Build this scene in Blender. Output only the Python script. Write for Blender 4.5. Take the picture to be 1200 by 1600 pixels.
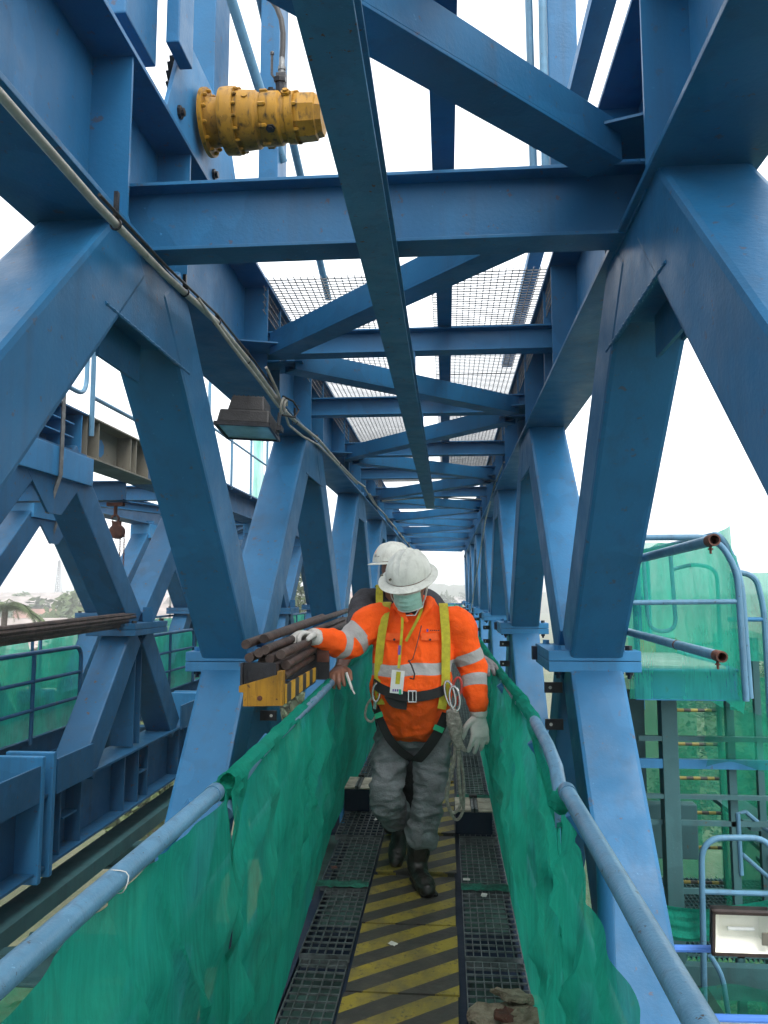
import bpy, bmesh, math, random
from mathutils import Vector as V, Matrix, noise
random.seed(7)
for _o in list(bpy.data.objects): bpy.data.objects.remove(_o)
S = bpy.context.scene
COL = S.collection
# ---------------------------------------------------------------- camera, sky, sun, exposure
# world origin = the eye point, X to the right of the walkway, Y along it, Z up; deck at -1.5, ground at -15
cd = bpy.data.cameras.new('camera'); cam = bpy.data.objects.new('camera', cd); COL.objects.link(cam)
cd.sensor_fit = 'VERTICAL'; cd.sensor_height = 36; cd.sensor_width = 27; cd.lens = 27.0
cd.clip_start = .05; cd.clip_end = 9000
cam.location = (0, 0, 0); cam.rotation_euler = (math.radians(90 + 5.947), 0, math.radians(4.644))
S.camera = cam
SUN_EL, SUN_AZ = math.radians(58), math.radians(150)      # azimuth clockwise from +Y (down the walkway)
w = bpy.data.worlds.new('World'); S.world = w; w.use_nodes = True
nt = w.node_tree; nt.nodes.clear()
sky = nt.nodes.new('ShaderNodeTexSky'); sky.sky_type = 'NISHITA'; sky.sun_disc = False
sky.sun_elevation = SUN_EL; sky.sun_rotation = SUN_AZ; sky.dust_density = 3; sky.air_density = 1.2; sky.altitude = 50
hs = nt.nodes.new('ShaderNodeHueSaturation'); hs.inputs['Saturation'].default_value = .16
bg = nt.nodes.new('ShaderNodeBackground'); bg.inputs['Strength'].default_value = .15
ow = nt.nodes.new('ShaderNodeOutputWorld')
nt.links.new(sky.outputs[0], hs.inputs['Color']); cl = nt.nodes.new('ShaderNodeMix'); cl.data_type = 'RGBA'; cl.inputs[0].default_value = .62; cl.inputs[7].default_value = (5.0, 5.15, 5.3, 1)   # even cloud layer over the sky
nt.links.new(hs.outputs[0], cl.inputs[6]); nt.links.new(cl.outputs[2], bg.inputs['Color']); nt.links.new(bg.outputs[0], ow.inputs[0])
sd = bpy.data.lights.new('sun', 'SUN'); sd.energy = .5; sd.angle = math.radians(25); sd.color = (1, .96, .9)
sun = bpy.data.objects.new('sun', sd); COL.objects.link(sun)
_d = V((math.sin(SUN_AZ) * math.cos(SUN_EL), math.cos(SUN_AZ) * math.cos(SUN_EL), math.sin(SUN_EL)))
sun.rotation_euler = _d.to_track_quat('Z', 'Y').to_euler(); sun.location = _d * 60
S.view_settings.view_transform = 'Standard'; S.view_settings.look = 'None'
S.view_settings.exposure = 1.82; S.view_settings.gamma = 1
S.render.engine = 'CYCLES'
S.cycles.max_bounces = 8; S.cycles.transparent_max_bounces = 24; S.cycles.volume_bounces = 0

# ---------------------------------------------------------------- materials
def nmat(name):
    m = bpy.data.materials.new(name); m.use_nodes = True
    t = m.node_tree; b = t.nodes['Principled BSDF']
    return m, t, b
def N(t, typ, **kw):
    n = t.nodes.new(typ)
    for k, v in kw.items():
        if k in n.inputs: n.inputs[k].default_value = v
        else: setattr(n, k, v)
    return n
def pos(t, scale=(1, 1, 1), rot=(0, 0, 0)):
    g = N(t, 'ShaderNodeNewGeometry'); mp = N(t, 'ShaderNodeMapping')
    mp.inputs['Scale'].default_value = scale; mp.inputs['Rotation'].default_value = rot
    t.links.new(g.outputs['Position'], mp.inputs[0]); return mp.outputs[0]
def nz(t, scale, detail=4, rough=.55, vec=None, lo=.35, hi=.65):
    n = N(t, 'ShaderNodeTexNoise', Scale=scale, Detail=detail, Roughness=rough)
    t.links.new(vec if vec else pos(t), n.inputs['Vector'])
    r = N(t, 'ShaderNodeMapRange'); r.inputs[1].default_value = lo; r.inputs[2].default_value = hi
    t.links.new(n.outputs[0], r.inputs[0]); return r.outputs[0]
def mix(t, fac, a, b):
    m = N(t, 'ShaderNodeMix', data_type='RGBA')
    for s, v in ((m.inputs[0], fac), (m.inputs[6], a), (m.inputs[7], b)):
        if hasattr(v, 'is_linked') or hasattr(v, 'links'): t.links.new(v, s)
        elif isinstance(v, (int, float)): s.default_value = v
        else: s.default_value = (*v, 1)
    return m.outputs[2]
def bump(t, b, h, strength=.3, dist=.01):
    n = N(t, 'ShaderNodeBump', Strength=strength, Distance=dist)
    t.links.new(h, n.inputs['Height']); t.links.new(n.outputs[0], b.inputs['Normal'])
def mul(t, a, b, op='MULTIPLY'):
    m = N(t, 'ShaderNodeMath', operation=op)
    for i, v in enumerate((a, b)):
        if isinstance(v, (int, float)): m.inputs[i].default_value = v
        else: t.links.new(v, m.inputs[i])
    return m.outputs[0]
def paint(name, c, rust=.35, dirt=.35, rough=.42, rustc=(.10, .045, .02), dirtc=None, scale=1.0, spec=.26):
    """weathered gloss paint: patchy tone, grime, chips down to rust, orange-peel"""
    m, t, b = nmat(name)
    dirtc = dirtc or tuple(x * .55 + .02 for x in c)
    a = mix(t, nz(t, 2.3 * scale, 5), c, tuple(x * 1.22 for x in c))
    a = mix(t, mul(t, nz(t, 1.1 * scale, 8, .7, pos(t, (1, 1, .35)), .5, .8), dirt), a, dirtc)
    a = mix(t, mul(t, nz(t, 19 * scale, 7, .65, None, .635, .66), rust), a, rustc)
    a = mix(t, mul(t, nz(t, 1.7 * scale, 3, .5, None, .555, .565), .45), a, tuple(x * 1.35 + .004 for x in c))      # touched-up patches
    a = mix(t, mul(t, nz(t, 33 * scale, 8, .75, None, .655, .67), rust), a, tuple(min(1, x * 2 + .05) for x in c))          # pale scuffs
    a = mix(t, mul(t, nz(t, 6.5 * scale, 9, .78, None, .655, .672), rust), a, rustc)                                           # bigger flakes
    # faint dribbles of dirt down the faces
    a = mix(t, mul(t, nz(t, 11 * scale, 4, .6, pos(t, (1, 1, .05)), .52, .76), dirt * 1.2), a, dirtc)
    t.links.new(a, b.inputs['Base Color'])
    r = N(t, 'ShaderNodeMapRange'); r.inputs[3].default_value = rough - .02; r.inputs[4].default_value = rough + .20
    t.links.new(nz(t, 5 * scale, 6, .6, None, .3, .7), r.inputs[0]); t.links.new(r.outputs[0], b.inputs['Roughness'])
    b.inputs['Specular IOR Level'].default_value = spec
    bump(t, b, nz(t, 60 * scale, 3, .6, None, .3, .7), .12, .004)
    return m
def simple(name, c, rough=.6, var=.25, scale=8, metal=0, bmp=.2, c2=None, bs=None, bd=.004):
    m, t, b = nmat(name)
    a = mix(t, nz(t, scale, 6, .6), tuple(x * (1 - var) for x in c), c2 or tuple(x * (1 + var) for x in c))
    t.links.new(a, b.inputs['Base Color']); b.inputs['Roughness'].default_value = rough
    b.inputs['Metallic'].default_value = metal
    if bmp: bump(t, b, nz(t, bs or scale * 6, 4, .6), bmp, bd)
    return m
M = {}
M['blue'] = paint('blue_steel_paint', (.013, .102, .220), rust=.5, dirt=.4, rough=.36)
M['blue_light'] = paint('light_blue_paint', (.026, .150, .31), rust=.5, dirt=.45, rough=.42)
M['blue_dark'] = paint('navy_paint', (.008, .018, .036), rust=.2, dirt=.3, rough=.5)
M['mono'] = paint('monorail_paint', (.036, .150, .27), rust=1, dirt=.5, rough=.45, scale=2)
M['rail'] = paint('handrail_paint', (.070, .170, .26), rust=1, dirt=.6, rough=.3, scale=3, rustc=(.04, .03, .025))
M['girder'] = paint('other_girder_paint', (.012, .078, .168), rust=.9, dirt=.5, rough=.42)
M['rusty_top'] = simple('rusty_top', (.14, .09, .06), .8, .4, 12)
M['primer'] = paint('grey_primer', (.16, .15, .12), rust=.5, dirt=.5, rough=.6)
M['galv'] = simple('galvanised', (.16, .165, .165), .5, .35, 14, .6)
M['yellow'] = paint('yellow_paint', (.30, .150, .012), rust=1, dirt=1, rough=.45, scale=3.2, dirtc=(.035, .024, .012))
M['black'] = simple('black_rubber', (.012, .012, .013), .55, .4, 20)
M['blackm'] = simple('black_metal', (.02, .021, .024), .4, .4, 20, .3)
M['rust'] = simple('rusty_steel', (.042, .028, .024), .62, .5, 9, .25, .35, (.08, .053, .043), 40)
M['rustdark'] = simple('dark_rust', (.09, .03, .018), .8, .5, 16)
M['conduit'] = simple('grey_conduit', (.34, .33, .29), .5, .2, 12)
M['white'] = paint('white_shell', (.52, .54, .49), rust=.35, dirt=.35, rough=.34, scale=5, rustc=(.16, .15, .13), dirtc=(.30, .30, .26))
M['whiteish'] = simple('whitish', (.55, .54, .5), .6, .2, 20)
M['glove'] = simple('cotton_glove', (.52, .51, .475), .95, .14, 25, bmp=.5, bs=260, bd=.002)
M['greyglove'] = simple('grey_glove', (.20, .20, .20), .9, .3, 25, bmp=.5, bs=260, bd=.002)
M['skin'] = simple('skin', (.23, .105, .065), .5, .12, 14, bmp=.12, bs=120, bd=.002)
M['denim'] = simple('grey_denim', (.16, .172, .182), .95, .3, 9, bmp=.7, bs=130, bd=.003)
M['boot'] = simple('boot_rubber', (.014, .013, .012), .42, .5, 12, bmp=.3, c2=(.026, .023, .019))
M['web_black'] = simple('black_webbing', (.012, .013, .014), .8, .2, 40)
M['web_yel'] = simple('yellow_webbing', (.40, .36, .02), .8, .2, 30)
M['web_green'] = simple('green_webbing', (.02, .42, .2), .7, .1, 30)
M['rope'] = simple('rope', (.30, .28, .24), .95, .3, 60, bmp=.8, bs=200, bd=.004)
M['chrome'] = simple('bright_steel', (.45, .45, .44), .25, .15, 20, .9, 0)
M['mask'] = simple('surgical_mask', (.28, .50, .43), .85, .14, 22)
M['dark_cloth'] = simple('dark_shirt', (.028, .028, .034), .95, .3, 15, bmp=.5)
M['concrete'] = simple('stained_concrete', (.42, .36, .28), .9, .25, 14, c2=(.62, .56, .46))
M['rubble'] = simple('rubble', (.26, .19, .12), .95, .4, 16, bmp=.8, c2=(.46, .38, .28), bd=.02)
M['orange_led'] = simple('mark', (.8, .25, .05), .6, .05)
M['purple'] = simple('purple_print', (.12, .06, .25), .6, .1)
M['red'] = simple('red_metal', (.45, .04, .03), .4, .2, 20)
M['card'] = simple('plastic_card', (.62, .64, .62), .3, .04, 30, bmp=0)
M['lens_glass'] = simple('lamp_glass', (.30, .50, .46), .12, .15, 9, .0, 0)
M['reflector'] = simple('lamp_reflector', (.78, .78, .70), .35, .06, 6, .2, 0)
M['bark'] = simple('bark', (.12, .09, .07), .9, .3, 9)
M['roofgrey'] = simple('roof_grey', (.22, .19, .17), .8, .25, .4, bmp=0, c2=(.33, .28, .26))
M['rooftile'] = simple('roof_red', (.24, .12, .09), .8, .25, .4, bmp=0)
M['wallpale'] = simple('wall_pale', (.46, .43, .38), .85, .2, .3, bmp=0)
M['win'] = simple('window_dark', (.03, .04, .05), .2, .2, 1, bmp=0)

def net_mat(name, c, lo=.70, hi=.97, scale=3.0):
    m, t, b = nmat(name)
    out = t.nodes['Material Output']; t.nodes.remove(b)
    colr = mix(t, nz(t, scale, 6, .6), tuple(x * .72 for x in c), tuple(x * 1.25 for x in c))
    colr = mix(t, mul(t, nz(t, 1.6, 8, .7, None, .52, .75), .5), colr, (.05, .12, .085))
    d = N(t, 'ShaderNodeBsdfDiffuse'); tr = N(t, 'ShaderNodeBsdfTranslucent'); tp = N(t, 'ShaderNodeBsdfTransparent')
    tp.inputs[0].default_value = (.86, 1, .95, 1)
    t.links.new(colr, d.inputs[0]); t.links.new(colr, tr.inputs[0])
    bm_ = N(t, 'ShaderNodeBump', Strength=.5, Distance=.012)
    t.links.new(nz(t, 26, 6, .7, pos(t, (1, 1, .16)), .3, .7), bm_.inputs['Height'])
    wv = nz(t, 95, 3, .6, pos(t, (1, 1, .05)), .3, .7)      # hanging threads of the weave
    colr2 = mix(t, mul(t, wv, .35), colr, tuple(x * 1.9 for x in c)); t.links.new(colr2, d.inputs[0]); t.links.new(colr2, tr.inputs[0])
    t.links.new(bm_.outputs[0], d.inputs['Normal']); t.links.new(bm_.outputs[0], tr.inputs['Normal'])
    m1 = N(t, 'ShaderNodeMixShader'); m1.inputs[0].default_value = .5
    t.links.new(d.outputs[0], m1.inputs[1]); t.links.new(tr.outputs[0], m1.inputs[2])
    m2 = N(t, 'ShaderNodeMixShader')
    r = N(t, 'ShaderNodeMapRange'); r.inputs[3].default_value = hi; r.inputs[4].default_value = lo
    # streaks where the weave is doubled over itself
    t.links.new(nz(t, 4.0, 4, .55, pos(t, (1, 1, .3)), .42, .75), r.inputs[0])
    t.links.new(r.outputs[0], m2.inputs[0]); t.links.new(tp.outputs[0], m2.inputs[1]); t.links.new(m1.outputs[0], m2.inputs[2])
    t.links.new(m2.outputs[0], out.inputs[0])
    return m
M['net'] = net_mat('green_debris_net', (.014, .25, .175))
M['net_far'] = net_mat('backlit_green_net', (.03, .40, .29), .50, .80)  # green brightened: light coming through these nets is put into the colour
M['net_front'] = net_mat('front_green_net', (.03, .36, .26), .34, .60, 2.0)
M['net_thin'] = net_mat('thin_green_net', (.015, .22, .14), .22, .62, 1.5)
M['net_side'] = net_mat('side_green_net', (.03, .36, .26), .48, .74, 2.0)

def stripes_mat(name, a, b_, period, angle, ph=0., wear=.5):
    m, t, b = nmat(name)
    g = N(t, 'ShaderNodeNewGeometry'); mp = N(t, 'ShaderNodeMapping'); mp.inputs['Rotation'].default_value = (0, 0, angle)
    t.links.new(g.outputs['Position'], mp.inputs[0])
    sx = N(t, 'ShaderNodeSeparateXYZ'); t.links.new(mp.outputs[0], sx.inputs[0])
    f = mul(t, mul(t, sx.outputs[1], 1 / period), ph, 'ADD')
    f = N(t, 'ShaderNodeMath', operation='FRACT').outputs[0].node
    t.links.new(mul(t, mul(t, sx.outputs[1], 1 / period), ph, 'ADD'), f.inputs[0])
    s = N(t, 'ShaderNodeMath', operation='GREATER_THAN'); s.inputs[1].default_value = .5
    t.links.new(f.outputs[0], s.inputs[0])
    c = mix(t, s.outputs[0], a, b_)
    c = mix(t, mul(t, nz(t, 7, 8, .7, None, .48, .72), wear), c, (.085, .075, .055))
    c = mix(t, mul(t, nz(t, 42, 6, .7, None, .56, .64), wear * .9), c, (.035, .033, .03))
    c = mix(t, mul(t, nz(t, 2.2, 7, .7, pos(t, (1.6, .7, 1)), .45, .7), wear), c, (.05, .046, .038))
    t.links.new(c, b.inputs['Base Color']); b.inputs['Roughness'].default_value = .62
    bump(t, b, nz(t, 50, 5, .6), .25, .004)
    return m
M['hazard'] = stripes_mat('hazard_stripes', (.27, .205, .022), (.032, .031, .027), .168, math.radians(-38), .1, .72)
M['hazard_y'] = stripes_mat('hazard_blocks', (.55, .30, .015), (.02, .02, .02), .17, 0, .25, .4)
M['rungs'] = stripes_mat('rung_stripes', (.30, .24, .05), (.03, .03, .03), .1, math.radians(90), 0, .4)

# ---------------------------------------------------------------- mesh builder
ORG = {}
class MB:
    def __init__(s): s.v = []; s.f = []; s.mi = []; s.cur = 0; s.sm = []; s.smooth = False
    def add(s, vs, fs):
        o = len(s.v); s.v += [V(p) for p in vs]
        for f in fs: s.f.append([i + o for i in f]); s.mi.append(s.cur); s.sm.append(s.smooth)
        return s
    def box(s, c, size, R=None):
        x, y, z = size[0] / 2, size[1] / 2, size[2] / 2
        p = [V((a * x, b * y, d * z)) for a in (-1, 1) for b in (-1, 1) for d in (-1, 1)]
        if R is not None: p = [R @ q for q in p]
        return s.add([q + V(c) for q in p], [(0, 1, 3, 2), (4, 6, 7, 5), (0, 4, 5, 1), (2, 3, 7, 6), (0, 2, 6, 4), (1, 5, 7, 3)])
    def bb(s, x0, x1, y0, y1, z0, z1):
        return s.box(((x0 + x1) / 2, (y0 + y1) / 2, (z0 + z1) / 2), (abs(x1 - x0), abs(y1 - y0), abs(z1 - z0)))
    def bar(s, a, b, w, h, up=(0, 0, 1)):
        """rectangular bar from a to b: w sideways, h along up"""
        a, b = V(a), V(b); d = (b - a).normalized(); sd_ = d.cross(V(up)).normalized(); u = sd_.cross(d)
        p = []
        for q in (a, b):
            for i, j in ((-1, -1), (1, -1), (1, 1), (-1, 1)): p.append(q + sd_ * (i * w / 2) + u * (j * h / 2))
        return s.add(p, [(3, 2, 1, 0), (4, 5, 6, 7), (0, 1, 5, 4), (1, 2, 6, 5), (2, 3, 7, 6), (3, 0, 4, 7)])
    def ibeam(s, a, b, w, h, tf=.016, tw=.012, up=(0, 0, 1)):
        a, b = V(a), V(b); d = (b - a).normalized(); sd_ = d.cross(V(up)).normalized(); u = sd_.cross(d)
        s.bar(a + u * (h / 2 - tf / 2), b + u * (h / 2 - tf / 2), w, tf, up)
        s.bar(a - u * (h / 2 - tf / 2), b - u * (h / 2 - tf / 2), w, tf, up)
        return s.bar(a, b, tw, h - 2 * tf - .0006, up)
    def ring(s, pts): o = len(s.v); s.v += [V(p) for p in pts]; return o
    def tube(s, path, r, n=10, caps=True):
        path = [V(p) for p in path]; R = r if isinstance(r, (list, tuple)) else [r] * len(path)
        old = s.smooth; s.smooth = True
        t0 = (path[1] - path[0]).normalized(); ref = V((0, 0, 1)) if abs(t0.z) < .9 else V((1, 0, 0))
        nrm = t0.cross(ref).normalized(); rings = []
        for i, p in enumerate(path):
            t = (path[min(i + 1, len(path) - 1)] - path[max(i - 1, 0)]).normalized()
            nrm = (nrm - t * nrm.dot(t)).normalized(); bn = t.cross(nrm)
            rings.append(s.ring([p + (nrm * math.cos(2 * math.pi * k / n) + bn * math.sin(2 * math.pi * k / n)) * R[i] for k in range(n)]))
        for a, b in zip(rings, rings[1:]):
            for k in range(n):
                s.f.append([a + k, a + (k + 1) % n, b + (k + 1) % n, b + k]); s.mi.append(s.cur); s.sm.append(True)
        if caps:
            s.f.append([rings[0] + k for k in range(n)][::-1]); s.mi.append(s.cur); s.sm.append(False)
            s.f.append([rings[-1] + k for k in range(n)]); s.mi.append(s.cur); s.sm.append(False)
        s.smooth = old; return s
    def hollow(s, a, b, r, th=.004, n=20):
        a, b = V(a), V(b); d = (b - a).normalized()
        L = (b - a).length; k = len(s.f)
        s.lathe(a, d, [(0, r), (L, r), (L, r - th), (max(L - .25, L * .1), r - th)], n)
        for i in range(k, len(s.f)): s.sm[i] = len(s.f[i]) == 4
        return s
    def lathe(s, c, axis, prof, n=20):
        """prof = [(distance along axis, radius)...]"""
        c = V(c); ax = V(axis).normalized()
        u = ax.cross(V((0, 0, 1))) if abs(ax.z) < .9 else ax.cross(V((1, 0, 0))); u.normalize(); v = ax.cross(u)
        rings = [s.ring([c + ax * t + (u * math.cos(2 * math.pi * k / n) + v * math.sin(2 * math.pi * k / n)) * r for k in range(n)]) for t, r in prof]
        for a, b in zip(rings, rings[1:]):
            for k in range(n): s.f.append([a + k, a + (k + 1) % n, b + (k + 1) % n, b + k]); s.mi.append(s.cur); s.sm.append(n >= 12)
        s.f.append([rings[0] + k for k in range(n)][::-1]); s.mi.append(s.cur); s.sm.append(False)
        s.f.append([rings[-1] + k for k in range(n)]); s.mi.append(s.cur); s.sm.append(False)
        return s
    def prism(s, poly, ext):
        """flat polygon of 3D points pushed along ext"""
        n = len(poly); e = V(ext); p = [V(q) for q in poly] + [V(q) + e for q in poly]
        return s.add(p, [list(range(n))[::-1], list(range(n, 2 * n))] + [(i, (i + 1) % n, n + (i + 1) % n, n + i) for i in range(n)])
    def grid(s, rows, smooth=True):
        o = len(s.v); n = len(rows[0])
        for r in rows: s.v += [V(p) for p in r]
        for i in range(len(rows) - 1):
            for j in range(n - 1):
                s.f.append([o + i * n + j, o + i * n + j + 1, o + (i + 1) * n + j + 1, o + (i + 1) * n + j]); s.mi.append(s.cur); s.sm.append(smooth)
        return s
    def build(s, name, mats, parent=None, bevel=0, smooth=None, org=None):
        if parent is not None: o3 = ORG.get(parent.name, V((0, 0, 0)))
        elif org is not None: o3 = V(org)
        else:
            lo = [min(p[i] for p in s.v) for i in range(3)]; hi = [max(p[i] for p in s.v) for i in range(3)]
            o3 = V(((lo[0] + hi[0]) / 2, (lo[1] + hi[1]) / 2, lo[2]))
        me = bpy.data.meshes.new(name); me.from_pydata([p - o3 for p in s.v], [], s.f)
        if not isinstance(mats, (list, tuple)): mats = [mats]
        for m in mats: me.materials.append(M[m] if isinstance(m, str) else m)
        for i, pl in enumerate(me.polygons):
            pl.material_index = s.mi[i]; pl.use_smooth = s.sm[i] if smooth is None else smooth
        bm = bmesh.new(); bm.from_mesh(me); bmesh.ops.recalc_face_normals(bm, faces=bm.faces)
        if bevel:
            ed = [e for e in bm.edges if len(e.link_faces) == 2 and e.calc_face_angle(0) > .6]
            bmesh.ops.bevel(bm, geom=ed, offset=bevel, segments=2, profile=.6, affect='EDGES', clamp_overlap=True)
        bm.to_mesh(me); bm.free(); me.update()
        if any(s.sm) and smooth is None: me.set_sharp_from_angle(angle=math.radians(38))
        o = bpy.data.objects.new(name, me); COL.objects.link(o)
        if parent is not None: o.parent = parent
        else: o.location = o3
        ORG[o.name] = o3
        return o
def tag(o, label=None, cat=None, group=None, kind=None):
    for k, v in (('label', label), ('category', cat), ('group', group), ('kind', kind)):
        if v: o[k] = v
    return o
def thing(name, label, cat, loc=(0, 0, 0), group=None):
    o = bpy.data.objects.new(name, None); COL.objects.link(o); o.location = loc; o.empty_display_size = .1
    ORG[o.name] = V(loc); return tag(o, label, cat, group)
def shift(o, d, parent=None):
    """copy of a part with its sub-parts, moved by d"""
    c = o.copy(); COL.objects.link(c)
    if parent is not None: c.parent = parent
    c.location = V(o.location) + V(d); ORG[c.name] = ORG[o.name] - V((0, 0, 0))
    for ch in o.children:
        k = ch.copy(); COL.objects.link(k); k.parent = c
        for g in ch.children:
            q = g.copy(); COL.objects.link(q); q.parent = k
    return c
def arc(c, u, v, r, a0, a1, n=7):
    c, u, v = V(c), V(u), V(v)
    return [c + (u * math.cos(a0 + (a1 - a0) * i / n) + v * math.sin(a0 + (a1 - a0) * i / n)) * r for i in range(n + 1)]
def bent(pts, r, n=6):
    """polyline with rounded corners"""
    pts = [V(p) for p in pts]; out = [pts[0]]
    for a, b, c in zip(pts, pts[1:], pts[2:]):
        d1 = (a - b).normalized(); d2 = (c - b).normalized(); k = min(r, (a - b).length / 2, (c - b).length / 2)
        p, q = b + d1 * k, b + d2 * k
        for i in range(n + 1):
            t = i / n; out.append(p * (1 - t) ** 2 + b * 2 * t * (1 - t) + q * t * t)
    return out + [pts[-1]]
ORD = ['first', 'second', 'third', 'fourth', 'fifth', 'sixth', 'seventh', 'eighth', 'ninth', 'tenth', 'eleventh', 'twelfth', 'thirteenth', 'fourteenth', 'fifteenth', 'sixteenth', 'seventeenth', 'eighteenth', 'nineteenth', 'twentieth']
M['tower'] = paint('tower_paint', (.035, .10, .11), rust=.6, dirt=.6, rough=.5)
M['bluerail'] = paint('bright_rail_paint', (.05, .16, .48), rust=.4, dirt=.3, rough=.4)
M['toe'] = stripes_mat('toe_stripes', (.40, .36, .12), (.12, .30, .20), .28, math.radians(90), .1, .2)
# ================================================================ the girder the walkway runs through
P = 4.0                                  # one truss bay
G = thing('truss_girder', 'big blue lattice box girder with roof bracing that encloses the walkway', 'truss girder', (-.25, 2.9, -2.9))
ZC0, ZC1 = 1.38, 2.10                    # top chord
ZB = -2.65                               # top of bottom chord
def side(sgn, xin, y_apex, nb, y0, y1):
    """sgn +1: right truss. xin = inner face of the chord flange"""
    xo = xin + sgn * .36; xc = xin + sgn * .18; mi_, mo_ = xin + sgn * .03, xin + sgn * .33
    xm = (mi_ + mo_) / 2
    m = MB(); m.ibeam((xc, y0, (ZC0 + ZC1) / 2), (xc, y1, (ZC0 + ZC1) / 2), .36, ZC1 - ZC0, .022, .016)
    ch = m.build('top_chord', 'blue', G, .003)
    m = MB(); m.ibeam((xc, y0, ZB - .3), (xc, y1, ZB - .3), .36, .6, .022, .016); m.build('bottom_chord', 'blue', G, .003)
    proto = []
    ya = y_apex; yn = ya + P / 2                   # node half way
    W = .30; T = .30
    def arm(a, b, nm='diagonal', w=W):
        m = MB(); m.bar(a, b, T, w, (0, 1, 0) if False else (0, 0, 1)); return m.build(nm, 'blue', G, .022)
    # upper pair running from the apex to the node plates, lower pair from the plates to the bottom chord
    dz = 0 if sgn > 0 else -.035; ztop, zpl, zpl2 = ZC0, -.335 + dz, -.455 + dz
    k = .20
    proto.append(arm((xm, ya + .20, ztop + .012), (xm, yn - .15, zpl - .012)))
    proto.append(arm((xm, ya + P - .20, ztop + .012), (xm, yn + .15, zpl - .012)))
    proto.append(arm((xm + .0, yn - .14, zpl2 + .012), (xm, ya + .18, ZB - .012)))
    proto.append(arm((xm + .0, yn + .14, zpl2 + .012), (xm, ya + P - .18, ZB - .012)))
    # bolted splice plates
    m = MB(); m.bb(mi_ - sgn * .12, mo_ + sgn * .10, yn - .33, yn + .33, zpl - .057, zpl); proto.append(m.build('splice_plate', 'blue_light', G, .004))
    up = proto[-1]
    m = MB(); m.bb(mi_ - sgn * .12, mo_ + sgn * .10, yn - .33, yn + .33, zpl2, zpl - .0605); proto.append(m.build('splice_plate', 'blue_light', G, .004))
    for dx in (mi_ - sgn * .06, mo_ + sgn * .045):
        for dy in (-.26, .26):
            m = MB(); m.lathe((dx, yn + dy, zpl), (0, 0, 1), [(.0, .026), (.004, .026), (.004, .022), (.026, .022)], 6); m.build('bolt', 'blue_light' if random.random() < .6 else 'blackm', up); m = MB()
            m.lathe((dx, yn + dy, zpl2 - .001), (0, 0, -1), [(0, .022), (.022, .022), (.022, .012), (.042, .012)], 6)
            m.build('nut', 'blue_dark', up)
    # gusset between the legs of each inverted V, with its welded seat plate
    def part(nm, mat, fn, bev=0):
        g = MB(); fn(g); proto.append(g.build(nm, mat, G, bev))
    for xx, e in ((mi_ + sgn * .004, sgn * .014), (mo_ - sgn * .004, -sgn * .014)):
        part('gusset', 'blue', lambda g: g.prism([(xx, ya - .28, ZC0 - .0005), (xx, ya + .28, ZC0 - .0005), (xx, ya + .46, 1.04), (xx, ya - .46, 1.04)], (e, 0, 0)))
    part('seat_plate', 'blue', lambda g: g.bb(mi_ + sgn * .02, mo_ - sgn * .02, ya - .30, ya + .30, 1.10, 1.115))
    part('seat_rib', 'blue', lambda g: g.bb(mi_ + .14 * sgn, mi_ + .155 * sgn, ya - .2, ya + .2, .93, 1.0995))
    # ribs between the arms above and below the splice, small drilled cleats
    part('web_rib', 'blue', lambda g: g.prism([(xm - .006, yn - .17, zpl + .0005), (xm - .006, yn + .17, zpl + .0005), (xm - .006, yn + .02, .22), (xm - .006, yn - .02, .22)], (.012, 0, 0)))
    part('web_rib', 'blue', lambda g: g.prism([(xm - .006, yn - .17, zpl2 - .0005), (xm - .006, yn + .17, zpl2 - .0005), (xm - .006, yn + .02, zpl2 - .5), (xm - .006, yn - .02, zpl2 - .5)], (.012, 0, 0)))
    part('splice_lug', 'blue_dark', lambda g: g.bb(mi_ - sgn * .15, mi_ - sgn * .1201, yn + .24, yn + .30, zpl - .10, zpl - .015))
    for dy in (-.34, .34, 1.95, 2.35):
        part('stiffener', 'blue', lambda g: g.bb(xo - sgn * .012, xin + sgn * .012, ya + dy - .007, ya + dy + .007, ZC0 + .0222, ZC1 - .0222))
    for z in (-.58, -.80):
        part('cleat', 'blackm', lambda g: g.bb(mi_ - sgn * .11, mi_ - sgn * .001, yn - .02, yn - .008, z - .032, z + .032))
        part('cleat_hole', 'whiteish', lambda g: g.lathe((mi_ - sgn * .075, yn - .0202, z), (0, -1, 0), [(0, .010), (.001, .010)], 12))
    # lumpy weld beads where arms meet chord and plates
    def bead(y0, z0, y1, z1, x0=None, x1=None, r=.006):
        x0 = mi_ if x0 is None else x0; x1 = mo_ if x1 is None else x1
        n = max(6, int(math.dist((x0, y0, z0), (x1, y1, z1)) / .014)); pts = [V((x0 + (x1 - x0) * q / n, y0 + (y1 - y0) * q / n, z0 + (z1 - z0) * q / n)) for q in range(n + 1)]
        g = MB(); g.tube(pts, [r * (1 + .35 * math.sin(q * 2.1) * math.sin(q * .7 + 1)) for q in range(n + 1)], 6); proto.append(g.build('weld_bead', 'blue', G))
    def halfy(a, b): d = math.hypot(b[0] - a[0], b[1] - a[1]); return W / 2 * d / abs(b[1] - a[1])
    k1 = halfy((ya + .20, ztop), (yn - .15, zpl)); k2 = halfy((yn - .14, zpl2), (ya + .18, ZB))
    bead(ya + .20 - k1, ztop - .001, ya + .20 - k1, ztop - .001); bead(ya - .20 - 0 + k1 * 0 - k1, ztop - .001, ya - .20 - k1, ztop - .001)
    bead(yn - .15 - k1, zpl + .002, yn - .15 - k1, zpl + .002); bead(yn - .14 - k2, zpl2 - .002, yn - .14 - k2, zpl2 - .002)
    bead(ya - .46, 1.04, ya + .46, 1.04, mi_ + sgn * .002, mi_ + sgn * .002, .007)
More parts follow.
